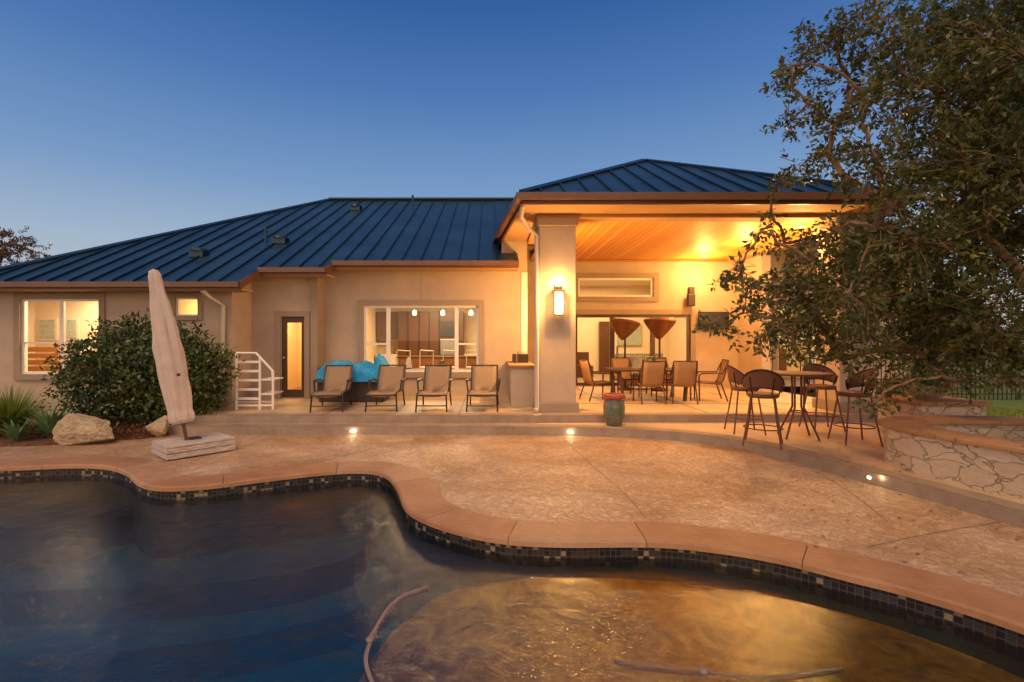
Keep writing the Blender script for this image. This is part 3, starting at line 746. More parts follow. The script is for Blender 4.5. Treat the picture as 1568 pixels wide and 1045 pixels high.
tv=empty('outdoor_television'); b=MB(); b.box(X(1066,DB),X(1112,DB),DB-.2,DB-.12,Z(505,DB),Z(478,DB),'black'); b.box(X(1085,DB),X(1095,DB),DB-.12,DB,Z(495,DB),Z(488,DB),'dark'); b.obj('screen',tv,bevel=.01)
sp=empty('wall_speaker'); b=MB(); b.box(X(1049,DB),X(1060,DB),DB-.25,DB-.1,Z(470,DB),Z(452,DB),'dark'); b.box(X(1053,DB),X(1062,DB),DB-.1,DB,Z(452,DB),Z(440,DB),'dark'); b.obj('case',sp,bevel=.02)
ok=empty('outdoor_kitchen_counter'); b=MB()
b.box(.45,.97,10.35,12.25,0,.84,'stucco'); b.box(.41,.99,10.31,12.27,.84,.9,'flag')
b.obj('stone_counter',ok,bevel=.01)
b=MB(); b.tube([(.6,10.8,.9),(.6,10.8,1.12),(.66,10.8,1.2),(.74,10.8,1.15)],.015,'steel',8); b.box(.55,.9,11.3,11.9,.905,1.1,'dark'); b.obj('grill_and_faucet',ok)

# ---------------------------------------------------------------- furniture
def lounger(x,y,rot=0):
    e=empty('chaise_lounge',(x,y,0)); e.rotation_euler[2]=rot
    prof=[(0,.34),(.15,.375),(.45,.375),(.8,.35),(1.02,.36),(1.12,.47),(1.25,.66),(1.38,.83),(1.42,.86)]
    b=MB(); rows=[]
    for (yy,zz) in prof:
        rows.append([(u*.27,yy,zz-.03*(1-u*u)) for u in (-1,-.6,-.2,.2,.6,1)])
    b.sheet(rows,'sling'); o=b.obj('sling',e,smooth=True)
    sm=o.modifiers.new('s','SOLIDIFY'); sm.thickness=.012
    f=MB()
    for s_ in (-1,1):
        f.tube([(s_*.29,yy,zz) for yy,zz in prof],.018,'dark',6)
        f.tube([(s_*.29,.1,.36),(s_*.31,.04,.0)],.018,'dark',6); f.tube([(s_*.29,1.0,.35),(s_*.31,1.12,0)],.018,'dark',6)
        f.tube([(s_*.31,.42,.37),(s_*.34,.48,.56),(s_*.34,.95,.58),(s_*.31,1.17,.54)],.02,'dark',6)
        f.box(s_*.34-.03,s_*.34+.03,.5,.98,.58,.6,'dark')
    f.tube([(-.29,0,.34),(.29,0,.34)],.018,'dark',6); f.tube([(-.29,1.42,.86),(.29,1.42,.86)],.018,'dark',6); f.tube([(-.3,.07,.12),(.3,.07,.12)],.012,'dark',6)
    f.obj('frame',e,smooth=True)
lounger(X(503,9.7),9.55,.12); lounger(X(583,9.6),9.6,0.03); lounger(X(660,9.6),9.6,0); lounger(X(738,9.6),9.6,-.03)
db=empty('wicker_storage_box',(0,0,0)); b=MB(); b.box(-3.95,-2.45,11.15,11.85,0,.62,'wickerd'); b.box(-3.98,-2.42,11.12,11.88,.62,.68,'wickerd'); b.obj('box',db,bevel=.02)
tw=MB(); rows=[]
for i in range(20):
    row=[]
    for j in range(50):
        u=j/49; v_=i/19; x=-4.02+1.64*u; y=11.06+.82*v_
        e=min(1,8*min(u,1-u,v_,1-v_)); h=.70+ (.15+.12*noise.noise(Vector((x*3,y*4,1)))+.05*noise.noise(Vector((x*11,y*9,3)))+(.18 if .82<u<.97 else 0))*e
        if e<.35: h-=.22*(1-e/.35)
        row.append((x,y,h))
    rows.append(row)
tw.sheet(rows,'blue'); o=tw.obj('blue_towels'); o.parent=db
for p in o.data.polygons: p.use_smooth=True
def chair(x,y,rot,name='patio_chair',z=0):
    e=empty(name,(x,y,z)); e.rotation_euler[2]=rot
    prof=[(-.24,.43),(-.1,.42),(.2,.40),(.27,.5),(.33,.75),(.38,.96)]
    b=MB(); b.sheet([[(u*.23,yy,zz-.02*(1-u*u)) for u in (-1,-.5,0,.5,1)] for yy,zz in prof],'sling2'); o=b.obj('sling',e,smooth=True)
    sm=o.modifiers.new('s','SOLIDIFY'); sm.thickness=.012
    f=MB()
    for s_ in (-1,1):
        f.tube([(s_*.25,yy,zz) for yy,zz in prof],.016,'bronze',6)
        f.tube([(s_*.25,.36,.9),(s_*.28,.25,.66),(s_*.29,-.2,.65),(s_*.27,-.27,.6),(s_*.27,-.26,0)],.018,'bronze',6)
        f.tube([(s_*.25,.22,.42),(s_*.27,.36,0)],.018,'bronze',6)
    f.tube([(-.25,-.24,.43),(.25,-.24,.43)],.016,'bronze',6); f.tube([(-.25,.38,.96),(.25,.38,.96)],.016,'bronze',6)
    f.obj('frame',e,smooth=True)
dt=empty('patio_dining_table',(0,0,0)); b=MB()
tx,ty=3.85,11.75
b.box(tx-.95,tx+.95,ty-.5,ty+.5,.70,.74,'bronze')
for a in (-1,1):
    for c in (-1,1): b.beam((tx+a*.8,ty+c*.38,.70),(tx+a*.72,ty+c*.42,0),.07,.07,'bronze')
    b.box(tx+a*.78-.03,tx+a*.78+.03,ty-.38,ty+.38,.62,.70,'bronze')
b.obj('table',dt,bevel=.008)
chair(3.65,11.1,PI); chair(4.42,11.15,PI-.15); chair(3.5,12.5,0.05); chair(4.4,12.5,-.1); chair(2.6,11.6,PI/2+.25); chair(5.25,11.6,-PI/2-.2)
cp_=empty('potted_centerpiece',(4.0,11.8,.745)); b=MB(); b.lathe([(.06,0),(.09,.05),(.1,.12),(.08,.14),(0,.13)],'redclay',n=12)
for i in range(40):
    a=random.uniform(0,2*PI); l=random.uniform(.1,.22); b.beam((0,0,.12),(math.cos(a)*l*.6,math.sin(a)*l*.6,.12+l),.02,.003,'agave')
b.obj('pot',cp_)
def heater(x,y,tilt=0,top=2.05,n='patio_heater'):
    e=empty(n,(x,y,0)); b=MB()
    b.lathe([(.22,0),(.22,.05),(.06,.1),(.03,.12)],'dark',n=18); b.tube([(0,0,.1),(0,0,1.5)],.028,'dark',10)
    R=Matrix.Rotation(tilt,3,'Y')
    b.lathe([(.03,-.55),(.10,-.5),(.22,-.36),(.34,-.2),(.42,-.08),(.44,-.02),(.38,0.02),(.2,.05),(0,.06)],'copper',(0,0,top),22,mtx=R)
    b.obj('body',e,smooth=True)
heater(X(1010,13.6),13.6,0.05,Z(490,13.6)); heater(X(957,13.9),13.9,.15,Z(492,13.9))
ls=empty('patio_loveseat',(0,0,0)); b=MB(); x0=X(955,14.1); b.box(x0,x0+1.3,13.9,14.5,.12,.42,'wicker'); b.box(x0,x0+1.3,14.42,14.56,.42,.85,'wicker'); b.box(x0-.08,x0,13.9,14.56,.1,.62,'wicker'); b.box(x0+1.3,x0+1.38,13.9,14.56,.1,.62,'wicker')
b.box(x0+.04,x0+1.26,13.86,14.4,.42,.54,'floral'); b.box(x0+.05,x0+.6,14.28,14.4,.55,.95,'floral'); b.box(x0+.68,x0+1.22,14.28,14.4,.55,.95,'floral'); b.obj('seat',ls,bevel=.03)
def stool(x,y,rot):
    e=empty('bar_stool',(x,y,-.15)); e.rotation_euler[2]=rot; f=MB()
    for a,c in ((-1,-1),(1,-1),(-1,1),(1,1)): f.tube([(a*.15,c*.15,.74),(a*.19,c*.19,.4),(a*.25,c*.25,0)],.014,'wicker',6)
    f.tube([(.205*math.cos(t*PI/8)*1.28,.205*math.sin(t*PI/8)*1.28,.26) for t in range(16)],.010,'wicker',6,close=True)
    f.lathe([(.0,.72),(.2,.72),(.225,.75),(.215,.785),(.1,.80),(0,.80)],'wicker',n=20)
    rows=[]
    for zz,rr in ((.88,.245),(.96,.26),(1.06,.27),(1.15,.28)):
        rows.append([(rr*math.cos(t),rr*math.sin(t),zz-.10*abs(t-PI/2)**2*(1 if zz>1 else .3)) for t in [PI*(.02+.96*k/12) for k in range(13)]])
    f.sheet(rows,'wicker')
    f.tube(rows[-1],.014,'dark',6); f.tube(rows[0],.010,'dark',6)
    for t in (.04,.3,.7,.96):
        a=PI*t; f.tube([(.2*math.cos(a),.2*math.sin(a),.74),(.25*math.cos(a),.25*math.sin(a),.9),(.272*math.cos(a),.272*math.sin(a),1.08-.1*(a-PI/2)**2)],.012,'dark',6)
    f.obj('stool_body',e,smooth=True)
bt=empty('bar_table',(X(1222,7.9),7.9,-.15)); b=MB()
b.lathe([(.0,1.02),(.46,1.02),(.48,1.03),(.48,1.05),(.46,1.06),(0,1.06)],'wicker',n=32)
for a in range(4):
    t=a*PI/2+.5; b.tube([(.1*math.cos(t),.1*math.sin(t),1.02),(.09*math.cos(t),.09*math.sin(t),.5),(.33*math.cos(t),.33*math.sin(t),0)],.016,'wicker',8)
b.tube([(.13*math.cos(t*PI/8),.13*math.sin(t*PI/8),.42) for t in range(16)],.012,'wicker',6,close=True)
b.obj('table_body',bt,smooth=True)
stool(X(1168,7.35),7.35,PI*.82); stool(X(1140,8.35),8.35,PI*.45); stool(X(1308,7.5),7.5,-PI*.55); stool(X(1258,8.6),8.6,-.1)
tp=empty('glazed_planter_pot',(X(940,9.0),8.99,-.15)); b=MB()
b.lathe([(.13,0),(.15,.03),(.19,.18),(.2,.35),(.175,.48),(.17,.49)],'teal',n=24); b.lathe([(.175,.49),(.215,.53),(.21,.585),(.18,.59),(.17,.55),(0,.54)],'redclay',n=24); b.obj('pot',tp,smooth=True)
um=empty('closed_patio_umbrella',(0,0,0))
ub=Vector((-4.63,7.38,-.08)); ut=Vector((X(234,7.38),7.38,Z(412,7.38)))
b=MB(); b.tube([ub,ub+(ut-ub)*.5],.026,'bronze',10)
b.obj('pole',um,smooth=True)
b=MB(); ax=(ut-ub); R=Vector((0,0,1)).rotation_difference(ax.normalized()).to_matrix(); Ln=ax.length
b0=.095*Ln
prof=[(.03,b0),(.13,b0+.01),(.165,b0+.05),(.175,b0+.12),(.16,b0+.2),(.17,b0+.45),(.195,b0+.85),(.19,b0+1.2),(.165,b0+1.55),(.13,b0+1.85),(.10,b0+2.05),(.085,Ln-.10),(.06,Ln-.03),(.0,Ln)]
P2=[]
for i in range(len(prof)-1):
    for k in range(4):
        t=k/4; P2.append((prof[i][0]*(1-t)+prof[i+1][0]*t,prof[i][1]*(1-t)+prof[i+1][1]*t))
P2.append(prof[-1])
vs=[];fs=[];N=56
for i,(rr,zz) in enumerate(P2):
    for j in range(N):
        t=2*PI*j/N; q_=rr*(1+.10*math.cos(5*t+zz*.9)+.07*math.cos(9*t-zz*1.7)+.15*noise.noise(Vector((math.cos(t)*2,math.sin(t)*2,zz*3.5))))
        vs.append(ub+R@Vector((q_*math.cos(t),q_*math.sin(t)*.8,zz)))
for i in range(len(P2)-1):
    for j in range(N): fs.append((i*N+j,i*N+(j+1)%N,(i+1)*N+(j+1)%N,(i+1)*N+j))
b.add(vs,fs,'canvas'); b.obj('cover',um,smooth=True)
b=MB(); b.box(.165,.185,-.03,.03,.0,.04,'dark'); b.obj('tie',um,loc=tuple(ub+R@Vector((0.0,-.16,b0+.75))))
ubx=empty('wooden_umbrella_base',(-4.61,6.89,DZ)); ang=math.atan2(7.6-6.89,-4.0+4.61)
ubx.rotation_euler[2]=ang
b=MB()
for i in range(5): b.box(.0,.94,i*.142,i*.142+.134,.185,.21,'oldwood2')
for z in (0.02,.105): 
    b.box(.0,.94,.003,.03,z,z+.076,'oldwood2'); b.box(0,.94,.68,.707,z,z+.076,'oldwood2')
    b.box(.003,.03,.031,.679,z+.001,z+.077,'oldwood2'); b.box(.912,.939,.031,.679,z+.001,z+.077,'oldwood2')
b.box(.4,.55,.28,.43,.21,.235,'bronze')
b.obj('planks',ubx,bevel=.006)
wr=empty('white_pool_step_ladder',(0,0,0)); b=MB(); D=10.2
def W(px,py,d=D): return (X(px,d),d,Z(py,d))
for dd in (10.0,10.55):
    b.tube([W(362,541,dd),W(392,541,dd),W(417,568,dd),W(418,590,dd)],.026,'white',8)
    b.tube([W(362,541,dd),(W(362,541,dd)[0],dd,0)],.026,'white',8); b.tube([W(398,548,dd),(W(398,548,dd)[0],dd,0)],.026,'white',8)
    b.tube([W(418,568,dd),(W(418,568,dd)[0],dd,0)],.026,'white',8); b.tube([(W(362,541,dd)[0],dd,.08),(W(418,541,dd)[0],dd,.08)],.02,'white',8)
xl=W(362,541,10.0)[0]; xr=W(398,541,10.0)[0]
for k in range(5):
    z=.2+.19*k; b.box(xl,xr,9.985,10.01,z,z+.05,'white')
for k in range(2): b.box(xr-.02,xr+.25,10.0,10.55,.3+.3*k,.325+.3*k,'white')
b.obj('ladder_body',wr,smooth=True)

# ---------------------------------------------------------------- stone seat wall on right
sw=empty('curved_stone_seat_wall'); path=cr([(6.6,3.2,0),(5.95,3.9,0),(5.55,4.6,0),(5.35,5.2,0),(5.24,5.8,0),(5.32,6.25,0),(5.75,6.55,0),(6.5,6.6,0),(7.3,6.5,0)],False,8)
def wallpath(b,path,hw,z0,z1,k):
    L=[];Rr=[]
    for i,p in enumerate(path):
        t=(path[min(i+1,len(path)-1)]-path[max(i-1,0)]).normalized(); nn=Vector((-t.y,t.x,0)); L.append(p+nn*hw); Rr.append(p-nn*hw)
    vs=[];fs=[]
    for a,c in zip(L,Rr): vs+=[(a.x,a.y,z0),(a.x,a.y,z1),(c.x,c.y,z1),(c.x,c.y,z0)]
    for i in range(len(path)-1):
        o=4*i
        for q_ in range(4): fs.append((o+q_,o+4+q_,o+4+(q_+1)%4,o+(q_+1)%4))
    fs.append((0,1,2,3)); o=4*(len(path)-1); fs.append((o+3,o+2,o+1,o)); b.add(vs,fs,k)
b=MB(); wallpath(b,path,.17,-.3,.32,'lime'); b.obj('wall_face',sw)
b=MB(); wallpath(b,path,.235,.322,.375,'flag'); b.obj('wall_cap',sw,bevel=.012)
pb=empty('stone_planter_pedestal'); b=MB(); xa,xb=X(1402,7.2),X(1500,7.2); b.box(xa,xb,7.1,7.9,-.3,Z(622,7.1),'lime'); b.box(xa-.05,xb+.05,7.05,7.95,Z(622,7.1),Z(615,7.1),'flag'); b.obj('pedestal',pb,bevel=.012)
bw=empty('succulent_bowl_planter',((xa+xb)/2-.1,7.45,Z(615,7.1))); b=MB(); b.lathe([(.12,0),(.22,.06),(.33,.18),(.36,.22),(.33,.22),(0,.19)],'rock',n=22)
for i in range(60):
    a=random.uniform(0,2*PI); rr=random.uniform(0,.25); l=random.uniform(.12,.3); x=rr*math.cos(a);y=rr*math.sin(a)
    b.beam((x,y,.18),(x*1.5+random.uniform(-.05,.05),y*1.5,.18+l),.035,.006,'agave')
b.obj('bowl',bw)
bedr=MB(); bedr.prism([(5.6,3.9),(7.34,3.0),(7.34,6.4),(5.6,6.35),(5.5,5.8),(5.55,4.8)],-.2,-.05,'mulch'); bedr.obj('planting_soil')
fn=empty('iron_fence'); b=MB()
for i in range(90):
    x=9+i*.13; b.box(x-.01,x+.01,14-.01,14+.01,-.3,.95,'dark')
b.box(9,20.7,13.98,14.02,.88,.92,'dark'); b.box(9,20.7,13.98,14.02,-.15,-.11,'dark'); b.obj('pickets',fn)

# ---------------------------------------------------------------- foliage
def leafmesh(name,C,U,W_,Ln,Wd,tone,matk,parent=None,fold=.25):
    n=len(C)
    U=U/np.linalg.norm(U,axis=1,keepdims=True)
    S=np.cross(U,W_); S/= (np.linalg.norm(S,axis=1,keepdims=True)+1e-9)
    Nn=np.cross(S,U)
    Ln=Ln[:,None];Wd=Wd[:,None]
    p0=C; p1=C+U*Ln*.45+S*Wd*.5+Nn*Wd*fold; p2=C+U*Ln; p3=C+U*Ln*.45-S*Wd*.5+Nn*Wd*fold
    V=np.stack([p0,p1,p2,p3],1).reshape(-1,3)
    me=bpy.data.meshes.new(name)
    me.vertices.add(4*n); me.vertices.foreach_set('co',V.astype(np.float32).ravel())
    me.loops.add(4*n); me.loops.foreach_set('vertex_index',np.arange(4*n,dtype=np.int32))
    me.polygons.add(n); me.polygons.foreach_set('loop_start',np.arange(0,4*n,4,dtype=np.int32)); 
    try: me.polygons.foreach_set('loop_total',np.full(n,4,dtype=np.int32))
    except Exception: pass
    me.update(calc_edges=True)
    ca=me.color_attributes.new('tone','FLOAT_COLOR','POINT')
    tc=np.repeat(tone,4); col=np.stack([tc,tc,tc,np.ones_like(tc)],1); ca.data.foreach_set('color',col.astype(np.float32).ravel())
    me.materials.append(M[matk]); me.validate()
    o=bpy.data.objects.new(name,me); COL.objects.link(o)
    if parent: o.parent=parent
    return o
def rdir(n,zs=1.0):
    v=rng.normal(size=(n,3)); v[:,2]*=zs; return v/np.linalg.norm(v,axis=1,keepdims=True)
def tree(name,trunk,clumps,leafk,leaf=.075,dens=1.0,tr0=.17,barkk='bark',seed=3,tones=(0.0,1.0)):
    e=empty(name); rr=random.Random(seed)
    nodes_=[Vector(p) for p in trunk]; par=[-1]+list(range(len(trunk)-1)); nt0=len(trunk)
    order=sorted(clumps,key=lambda c:(Vector(c[0])-nodes_[-1]).length)
    for c in order:
        p=Vector(c[0]); best=min(range(nt0-1,len(nodes_)),key=lambda i:(nodes_[i]-p).length+ .25*(nodes_[i]-nodes_[nt0-1]).length)
        nodes_.append(p); par.append(best)
    w=[1.0]*len(nodes_)
    for i in range(len(nodes_)-1,0,-1): w[par[i]]+=w[i]
    W0=w[0]; rad=[tr0*(x/W0)**.5 for x in w]
    b=MB()
    for i in range(1,len(nodes_)):
        a=nodes_[par[i]]; c=nodes_[i]; L=(c-a).length; pts=[];rs=[]
        off=Vector((rr.uniform(-1,1),rr.uniform(-1,1),rr.uniform(-.2,1)))*L*.12
        ra=min(rad[par[i]],rad[i]*1.3); rc=rad[i]*.75
        if i>=nt0: ra*=.55; rc*=.55
        for k in range(8):
            t=k/7; p=a.lerp(c,t)+off*math.sin(PI*t)+Vector((rr.uniform(-1,1),rr.uniform(-1,1),rr.uniform(-1,1)))*.02*(0<k<7)
            pts.append(p); rs.append(max(.006,ra*(1-t)+rc*t))
        b.tube(pts,rs,barkk,7)
    Cs=[];Us=[];Ts=[]
    for (c,R,dn) in clumps:
        c=np.array(c); nt=int(46*dn*dens*(R/.5)**2)+5
        dirs=rdir(nt,.85); st=c+dirs*R*rng.uniform(.0,.5,(nt,1)); 
        en=c+dirs*R*rng.uniform(.6,1.35,(nt,1))+np.array([0,0,-.05])
        for s_,e_ in zip(st,en):
            mid=(s_+e_)/2+rng.normal(size=3)*.05
            b.tube([tuple(s_),tuple(mid),tuple(e_)],[.006,.004,.002],barkk,3,caps=False)
            nl=int(15*max(.5,np.linalg.norm(e_-s_)/.35))
            t=rng.uniform(.15,1.05,(nl,1)); base=s_*(1-t)+e_*t+rng.normal(size=(nl,3))*.025
            ax=(e_-s_)/np.linalg.norm(e_-s_)
            Cs.append(base); Us.append(ax*.8+rdir(nl)*1.0)
            Ts.append(np.full(nl,rng.uniform(*tones)**1.5)*.65+rng.uniform(0,.35,nl))
    b.obj('branches',e)
    C=np.concatenate(Cs);U=np.concatenate(Us);T=np.concatenate(Ts); n=len(C)
    Wv=rdir(n)+np.array([0,0,.6])
    leafmesh('leaves',C,U,Wv,leaf*rng.uniform(.6,1.15,n),leaf*.48*rng.uniform(.7,1.1,n),T,leafk,e)
    return n
cl=[]
def C_(px,py,rpx,dn=1,d=None):
    d=d if d else random.uniform(5.0,6.8); cl.append(((X(px,d),d,Z(py,d)),rpx*d/F,dn))
dense=[(1510,60,100),(1420,45,75),(1550,180,100),(1450,150,85),(1380,110,50),(1360,40,50),(1490,260,90),(1410,235,60),(1380,300,50),(1400,370,75),(1480,370,85),(1550,330,90),(1320,400,60),(1300,450,62),(1240,430,50),(1370,460,75),(1450,470,80),(1530,470,85),(1250,485,46),(1330,510,55),(1400,535,50),(1470,530,55),(1540,530,55),(1190,440,40),(1570,90,90),(1340,350,42),(1190,490,34),(1560,250,80)]
for a in dense:
    C_(*a,1.15)
for a in dense[::2]: C_(a[0]+random.uniform(-20,20),a[1]+random.uniform(-20,20),a[2]*.8,.9)
sparse=[(1290,50,42),(1250,75,38),(1215,100,30),(1195,125,22),(1300,120,45),(1240,160,34),(1205,190,26),(1280,190,40),(1330,160,48),(1330,220,45),(1270,240,34),(1225,255,28),(1195,275,18),(1300,275,24),(1345,260,35),(1130,415,30),(1105,425,16),(1140,470,30),(1085,495,15),(1110,505,18),(1165,355,18),(1200,375,26),(1240,365,32),(1280,350,34),(1150,440,30),(1175,520,28),(1215,525,30),(1270,520,34),(1350,590,30),(1335,620,18),(1290,550,28),(1390,585,28),(1180,330,14),(1320,20,30),(1230,40,14),(1240,400,36),(1290,395,36),(1460,585,26),(1530,580,30)]
for a in sparse: C_(*a,1.05)
for a in [(1680,80,130),(1700,250,150),(1680,400,130),(1800,180,150),(1820,350,140)]: C_(*a,.45)
NL=tree('live_oak_tree',[(7.1,5.7,-.3),(7.0,5.75,.5),(6.9,5.8,1.2),(6.6,5.8,1.9)],cl,'leaf',.086,1.0,.2)
print('LEAVES',NL)
def bush(name,c,R,n,leafk,leaf,zmin):
    e=empty(name)
    d=rdir(n); u=rng.uniform(0,1,(n,1))**.35
    lump=np.array([1+.2*noise.noise(Vector((a*2.2,b_*2.2,g*2.2)))+.22*noise.noise(Vector((a*5,b_*5,g*5))) for a,b_,g in d])[:,None]
    C=np.array(c)+d*np.array(R)*u*lump; k=C[:,2]>zmin; C=C[k]; d=d[k]; n=len(C)
    tone=np.array([.45+.9*noise.noise(Vector((a*2.5,b_*2.5,g*2.5))) for a,b_,g in C])+rng.uniform(-.25,.25,n)
    leafmesh('leaves',C,d*.5+rdir(n),rdir(n)+d+np.array([0,0,.5]),leaf*rng.uniform(.6,1.2,n),leaf*.5*rng.uniform(.7,1.1,n),np.clip(tone,0,1),leafk,e)
    b=MB()
    for i in range(26):
        q_=Vector(rdir(1)[0]); q_.z=abs(q_.z)*1.2; p0=Vector((c[0]+q_.x*.2,c[1]+q_.y*.2,zmin)); p1=Vector(c)+Vector((q_.x*R[0]*.85,q_.y*R[1]*.85,q_.z*R[2]*.7))
        b.tube([p0,p0.lerp(p1,.5)+Vector((0,0,.15)),p1],[.025,.016,.006],'bark',5)
    b.obj('stems',e)
bush('round_shrub',(X(215,9.5),9.6,.72),(1.62,1.0,1.18),13000,'bushleaf',.11,-.28)
bush('round_shrub',(X(285,9.5),9.5,.55),(.75,.7,.95),3600,'bushleaf',.105,-.28)
cl2=[]
for i in range(16):
    cl2.append(((random.uniform(10,19),random.uniform(17,22),random.uniform(.5,4.2)),random.uniform(1.2,1.9)))
e=empty('distant_trees')
Cs=[];
for c,R in cl2:
    n=2200; Cs.append(np.array(c)+rdir(n)*R*rng.uniform(.2,1,(n,1))**.5)
C=np.concatenate(Cs); n=len(C); leafmesh('foliage',C,rdir(n),rdir(n),.2*rng.uniform(.6,1.1,n),.11*rng.uniform(.7,1.1,n),rng.uniform(0,.7,n),'bushleaf',e)
c3=[((X(px,24),24,Z(py,24)),r_,.16) for px,py,r_ in ((10,375,1.0),(40,380,.8),(-20,370,1.1),(25,362,.6),(60,388,.5),(-60,380,1.2),(0,400,1.0))]
tree('bare_red_tree',[(-25,24,-.3),(-24.9,24,2),(-24.6,24,4)],c3,'redleaf',.13,.8,.2,seed=5)
bd=MB(); bp_=cr([(-14,8.0,0),(-9.5,7.9,0),(-7.6,7.9,0),(-6.6,8.35,0),(-5.97,8.75,0),(-5.97,10.89,0),(-14,10.89,0)],False,4)
bd.prism([(p.x,p.y) for p in bp_],-.31,-.26,'mulch'); bd.obj('mulch_bed')
def boulder(x,y,z,sx,sy,sz,seed):
    bm=bmesh.new(); bmesh.ops.create_icosphere(bm,subdivisions=5,radius=1)
    rr=random.Random(seed); planes=[(Vector((rr.gauss(0,1),rr.gauss(0,1),rr.gauss(0,1))).normalized(),rr.uniform(.5,.75)) for _ in range(13)]
    for v in bm.verts:
        p=v.co.copy()
        for nn,h in planes:
            k=p.dot(nn)-h
            if k>0: p-=nn*k*.97
        p=p*(1+.07*noise.noise(v.co*5)+.04*noise.noise(v.co*13))
        v.co=Vector((p.x*sx,p.y*sy,p.z*sz))
    me=bpy.data.meshes.new('boulder'); bm.to_mesh(me); bm.free(); me.materials.append(M['rock'])
    o=bpy.data.objects.new('boulder',me); COL.objects.link(o); o.location=(x,y,z)
boulder(X(133,8.1),8.1,-.08,.50,.36,.32,1.0); boulder(X(240,8.6),8.65,-.12,.20,.2,.24,4.0)
def blades(name,c,n,l,w,k,spread=1.0,mt='grassblade'):
    e=empty(name,c); b=MB()
    for i in range(n):
        a=random.uniform(0,2*PI); L=l*random.uniform(.7,1.1); out=spread*random.uniform(.3,1)
        sd=Vector((-math.sin(a),math.cos(a),0)); dr=Vector((math.cos(a),math.sin(a),0)); vs=[]
        for j in range(7):
            t=j/6; p=dr*(L*out*t)+Vector((0,0,L*(t*1.05-out*.75*t*t))); ww=w*(1-t)**.6*(.6+.8*min(1,t*3)) if mt=='agave' else w*(1-t**2)
            vs+=[p+sd*ww/2,p-sd*ww/2]
        b.add(vs,[(2*j,2*j+1,2*j+3,2*j+2) for j in range(6)],k)
    o=b.obj('blades',e)
    if k=='grassblade':
        ca=o.data.color_attributes.new('tone','FLOAT_COLOR','POINT'); col=[]
        for i in range(n):
            t=random.random(); col+=[t,t,t,1]*14
        ca.data.foreach_set('color',col)
blades('fountain_grass',(X(15,8.7),8.7,-.28),700,1.15,.016,'grassblade',.95)
blades('fountain_grass',(X(-40,8.3),8.3,-.28),400,1.1,.016,'grassblade',.9)
blades('yucca_plant',(X(75,8.4),8.4,-.28),70,.78,.055,'agave',.85,'agave')
blades('yucca_plant',(X(25,8.1),8.1,-.28),50,.5,.05,'agave',.9,'agave')
n=3600; C=np.stack([rng.uniform(-9,-6.0,n),rng.uniform(8.3,9.2,n),rng.uniform(-.27,-.10,n)],1); e=empty('groundcover_plants')
leafmesh('leaves',C,rdir(n)+np.array([0,0,.6]),rdir(n),.06*rng.uniform(.6,1.1,n),.03*rng.uniform(.6,1.1,n),rng.uniform(0,1,n),'redleaf',e)
n=26000; C=np.stack([rng.uniform(7.42,13,n),rng.uniform(5.5,13.5,n),np.full(n,DZ-.012)],1); e=empty('grass')
leafmesh('blades',C,rdir(n)*.5+np.array([0,0,1.0]),rdir(n)*np.array([1,1,.1]),.07*rng.uniform(.6,1.3,n),.012*np.ones(n),rng.uniform(0,1,n),'grassblade',e)
# fallen leaves on the terrace under the oak
n=130; C=np.stack([rng.uniform(2.6,6.9,n),rng.uniform(3.6,7.8,n),np.zeros(n)],1)
def onterrace(x,y):
    return x>np.interp(y,[p[1] for p in eq[::-1]],[p[0] for p in eq[::-1]])
C[:,2]=[(-.139 if onterrace(a,b_) else DZ+.012) for a,b_,_ in C]
keep=np.array([not(4.95<a and b_<6.9) for a,b_,_ in C]); C=C[keep]; n=len(C)
U=rdir(n)*np.array([1,1,.05]); e=empty('fallen_leaves')
leafmesh('leaves',C,U,np.tile([0,0,1.0],(n,1)),.06*rng.uniform(.6,1.1,n),.028*np.ones(n),rng.uniform(0,1,n),'redleaf',e,fold=.1)

# ---------------------------------------------------------------- world
wd=bpy.data.worlds.new('World'); sc.world=wd; wd.use_nodes=True; nt=wd.node_tree; L=nt.links
bg=nt.nodes['Background']; 
tc=nt.nodes.new('ShaderNodeTexCoord'); sep=nt.nodes.new('ShaderNodeSeparateXYZ'); L.new(tc.outputs['Generated'],sep.inputs[0])
rp_=nt.nodes.new('ShaderNodeValToRGB'); cr_=rp_.color_ramp
stops=[(0,(.46,.41,.38)),(.10,(.42,.46,.53)),(.17,(.33,.43,.57)),(.29,(.165,.295,.53)),(.45,(.062,.17,.43)),(.57,(.022,.10,.33)),(1,(.010,.055,.25))]
cr_.elements[0].position=stops[0][0]; cr_.elements[0].color=(*stops[0][1],1); cr_.elements[1].position=1; cr_.elements[1].color=(*stops[-1][1],1)
for p,c in stops[1:-1]:
    el=cr_.elements.new(p); el.color=(*c,1)
L.new(sep.outputs[2],rp_.inputs[0])
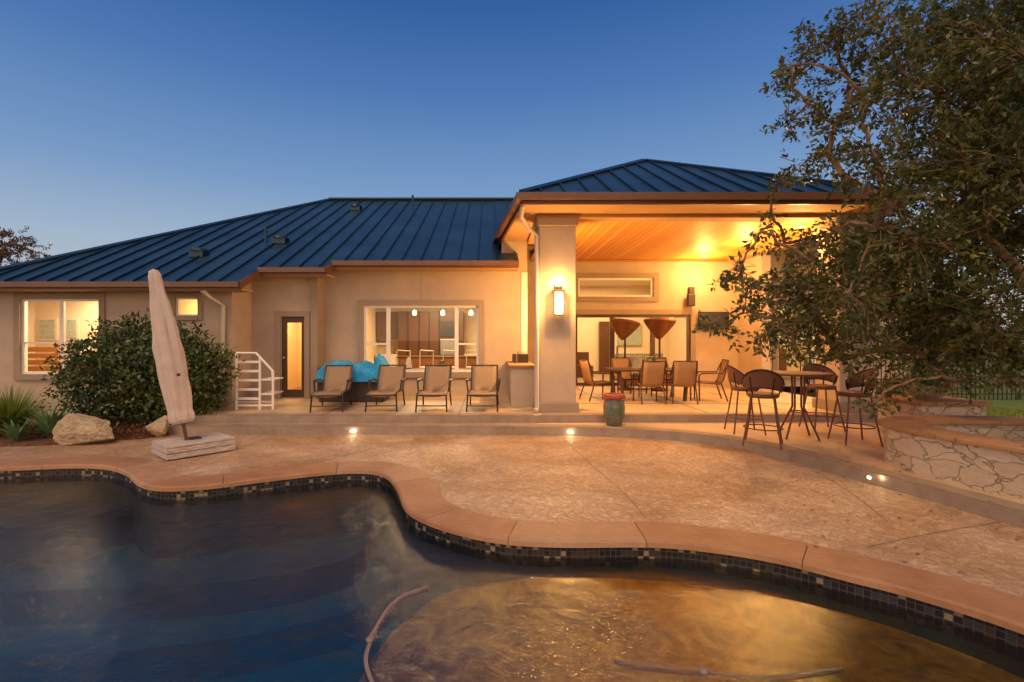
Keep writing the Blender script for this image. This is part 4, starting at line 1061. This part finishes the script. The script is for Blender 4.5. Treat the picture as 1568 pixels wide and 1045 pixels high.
mr=nt.nodes.new('ShaderNodeMapRange'); mr.inputs[1].default_value=.1; mr.inputs[2].default_value=-.8; L.new(sep.outputs[1],mr.inputs[0])
mz=nt.nodes.new('ShaderNodeMapRange'); mz.inputs[1].default_value=.8; mz.inputs[2].default_value=.05; L.new(sep.outputs[2],mz.inputs[0])
mm=nt.nodes.new('ShaderNodeMath'); mm.operation='MULTIPLY'; L.new(mr.outputs[0],mm.inputs[0]); L.new(mz.outputs[0],mm.inputs[1])
gl=nt.nodes.new('ShaderNodeMix'); gl.data_type='RGBA'; gl.inputs[6].default_value=(0,0,0,1); gl.inputs[7].default_value=(1.45,.80,.40,1); L.new(mm.outputs[0],gl.inputs[0])
a1=nt.nodes.new('ShaderNodeMix'); a1.data_type='RGBA'; a1.blend_type='ADD'; a1.inputs[0].default_value=1; L.new(rp_.outputs[0],a1.inputs[6]); L.new(gl.outputs[2],a1.inputs[7])
sky=nt.nodes.new('ShaderNodeTexSky'); sky.sky_type='NISHITA'; sky.sun_disc=False; sky.sun_elevation=math.radians(4); sky.sun_rotation=math.radians(195)
a2=nt.nodes.new('ShaderNodeMix'); a2.data_type='RGBA'; a2.blend_type='ADD'; a2.inputs[0].default_value=.015; L.new(a1.outputs[2],a2.inputs[6]); L.new(sky.outputs[0],a2.inputs[7])
L.new(a2.outputs[2],bg.inputs[0]); bg.inputs[1].default_value=1.0
sn=bpy.data.lights.new('sun','SUN'); sn.energy=2.1; sn.angle=math.radians(40); sn.color=(1,.66,.35)
so=bpy.data.objects.new('sun',sn); COL.objects.link(so); so.rotation_euler=Vector((-.2,-.7,1.1)).to_track_quat('Z','Y').to_euler()
cam=bpy.data.cameras.new('camera'); co=bpy.data.objects.new('camera',cam); COL.objects.link(co)
co.location=(0,0,CH); co.rotation_euler=(math.radians(90),0,0); cam.sensor_width=36; cam.lens=F/1568*36
cam.shift_x=(784-CX)/1568; cam.shift_y=-(522.5-CY)/1568; cam.clip_end=3000; cam.clip_start=.05
sc.camera=co
sc.view_settings.view_transform='Standard'; sc.view_settings.look='None'; sc.view_settings.exposure=0
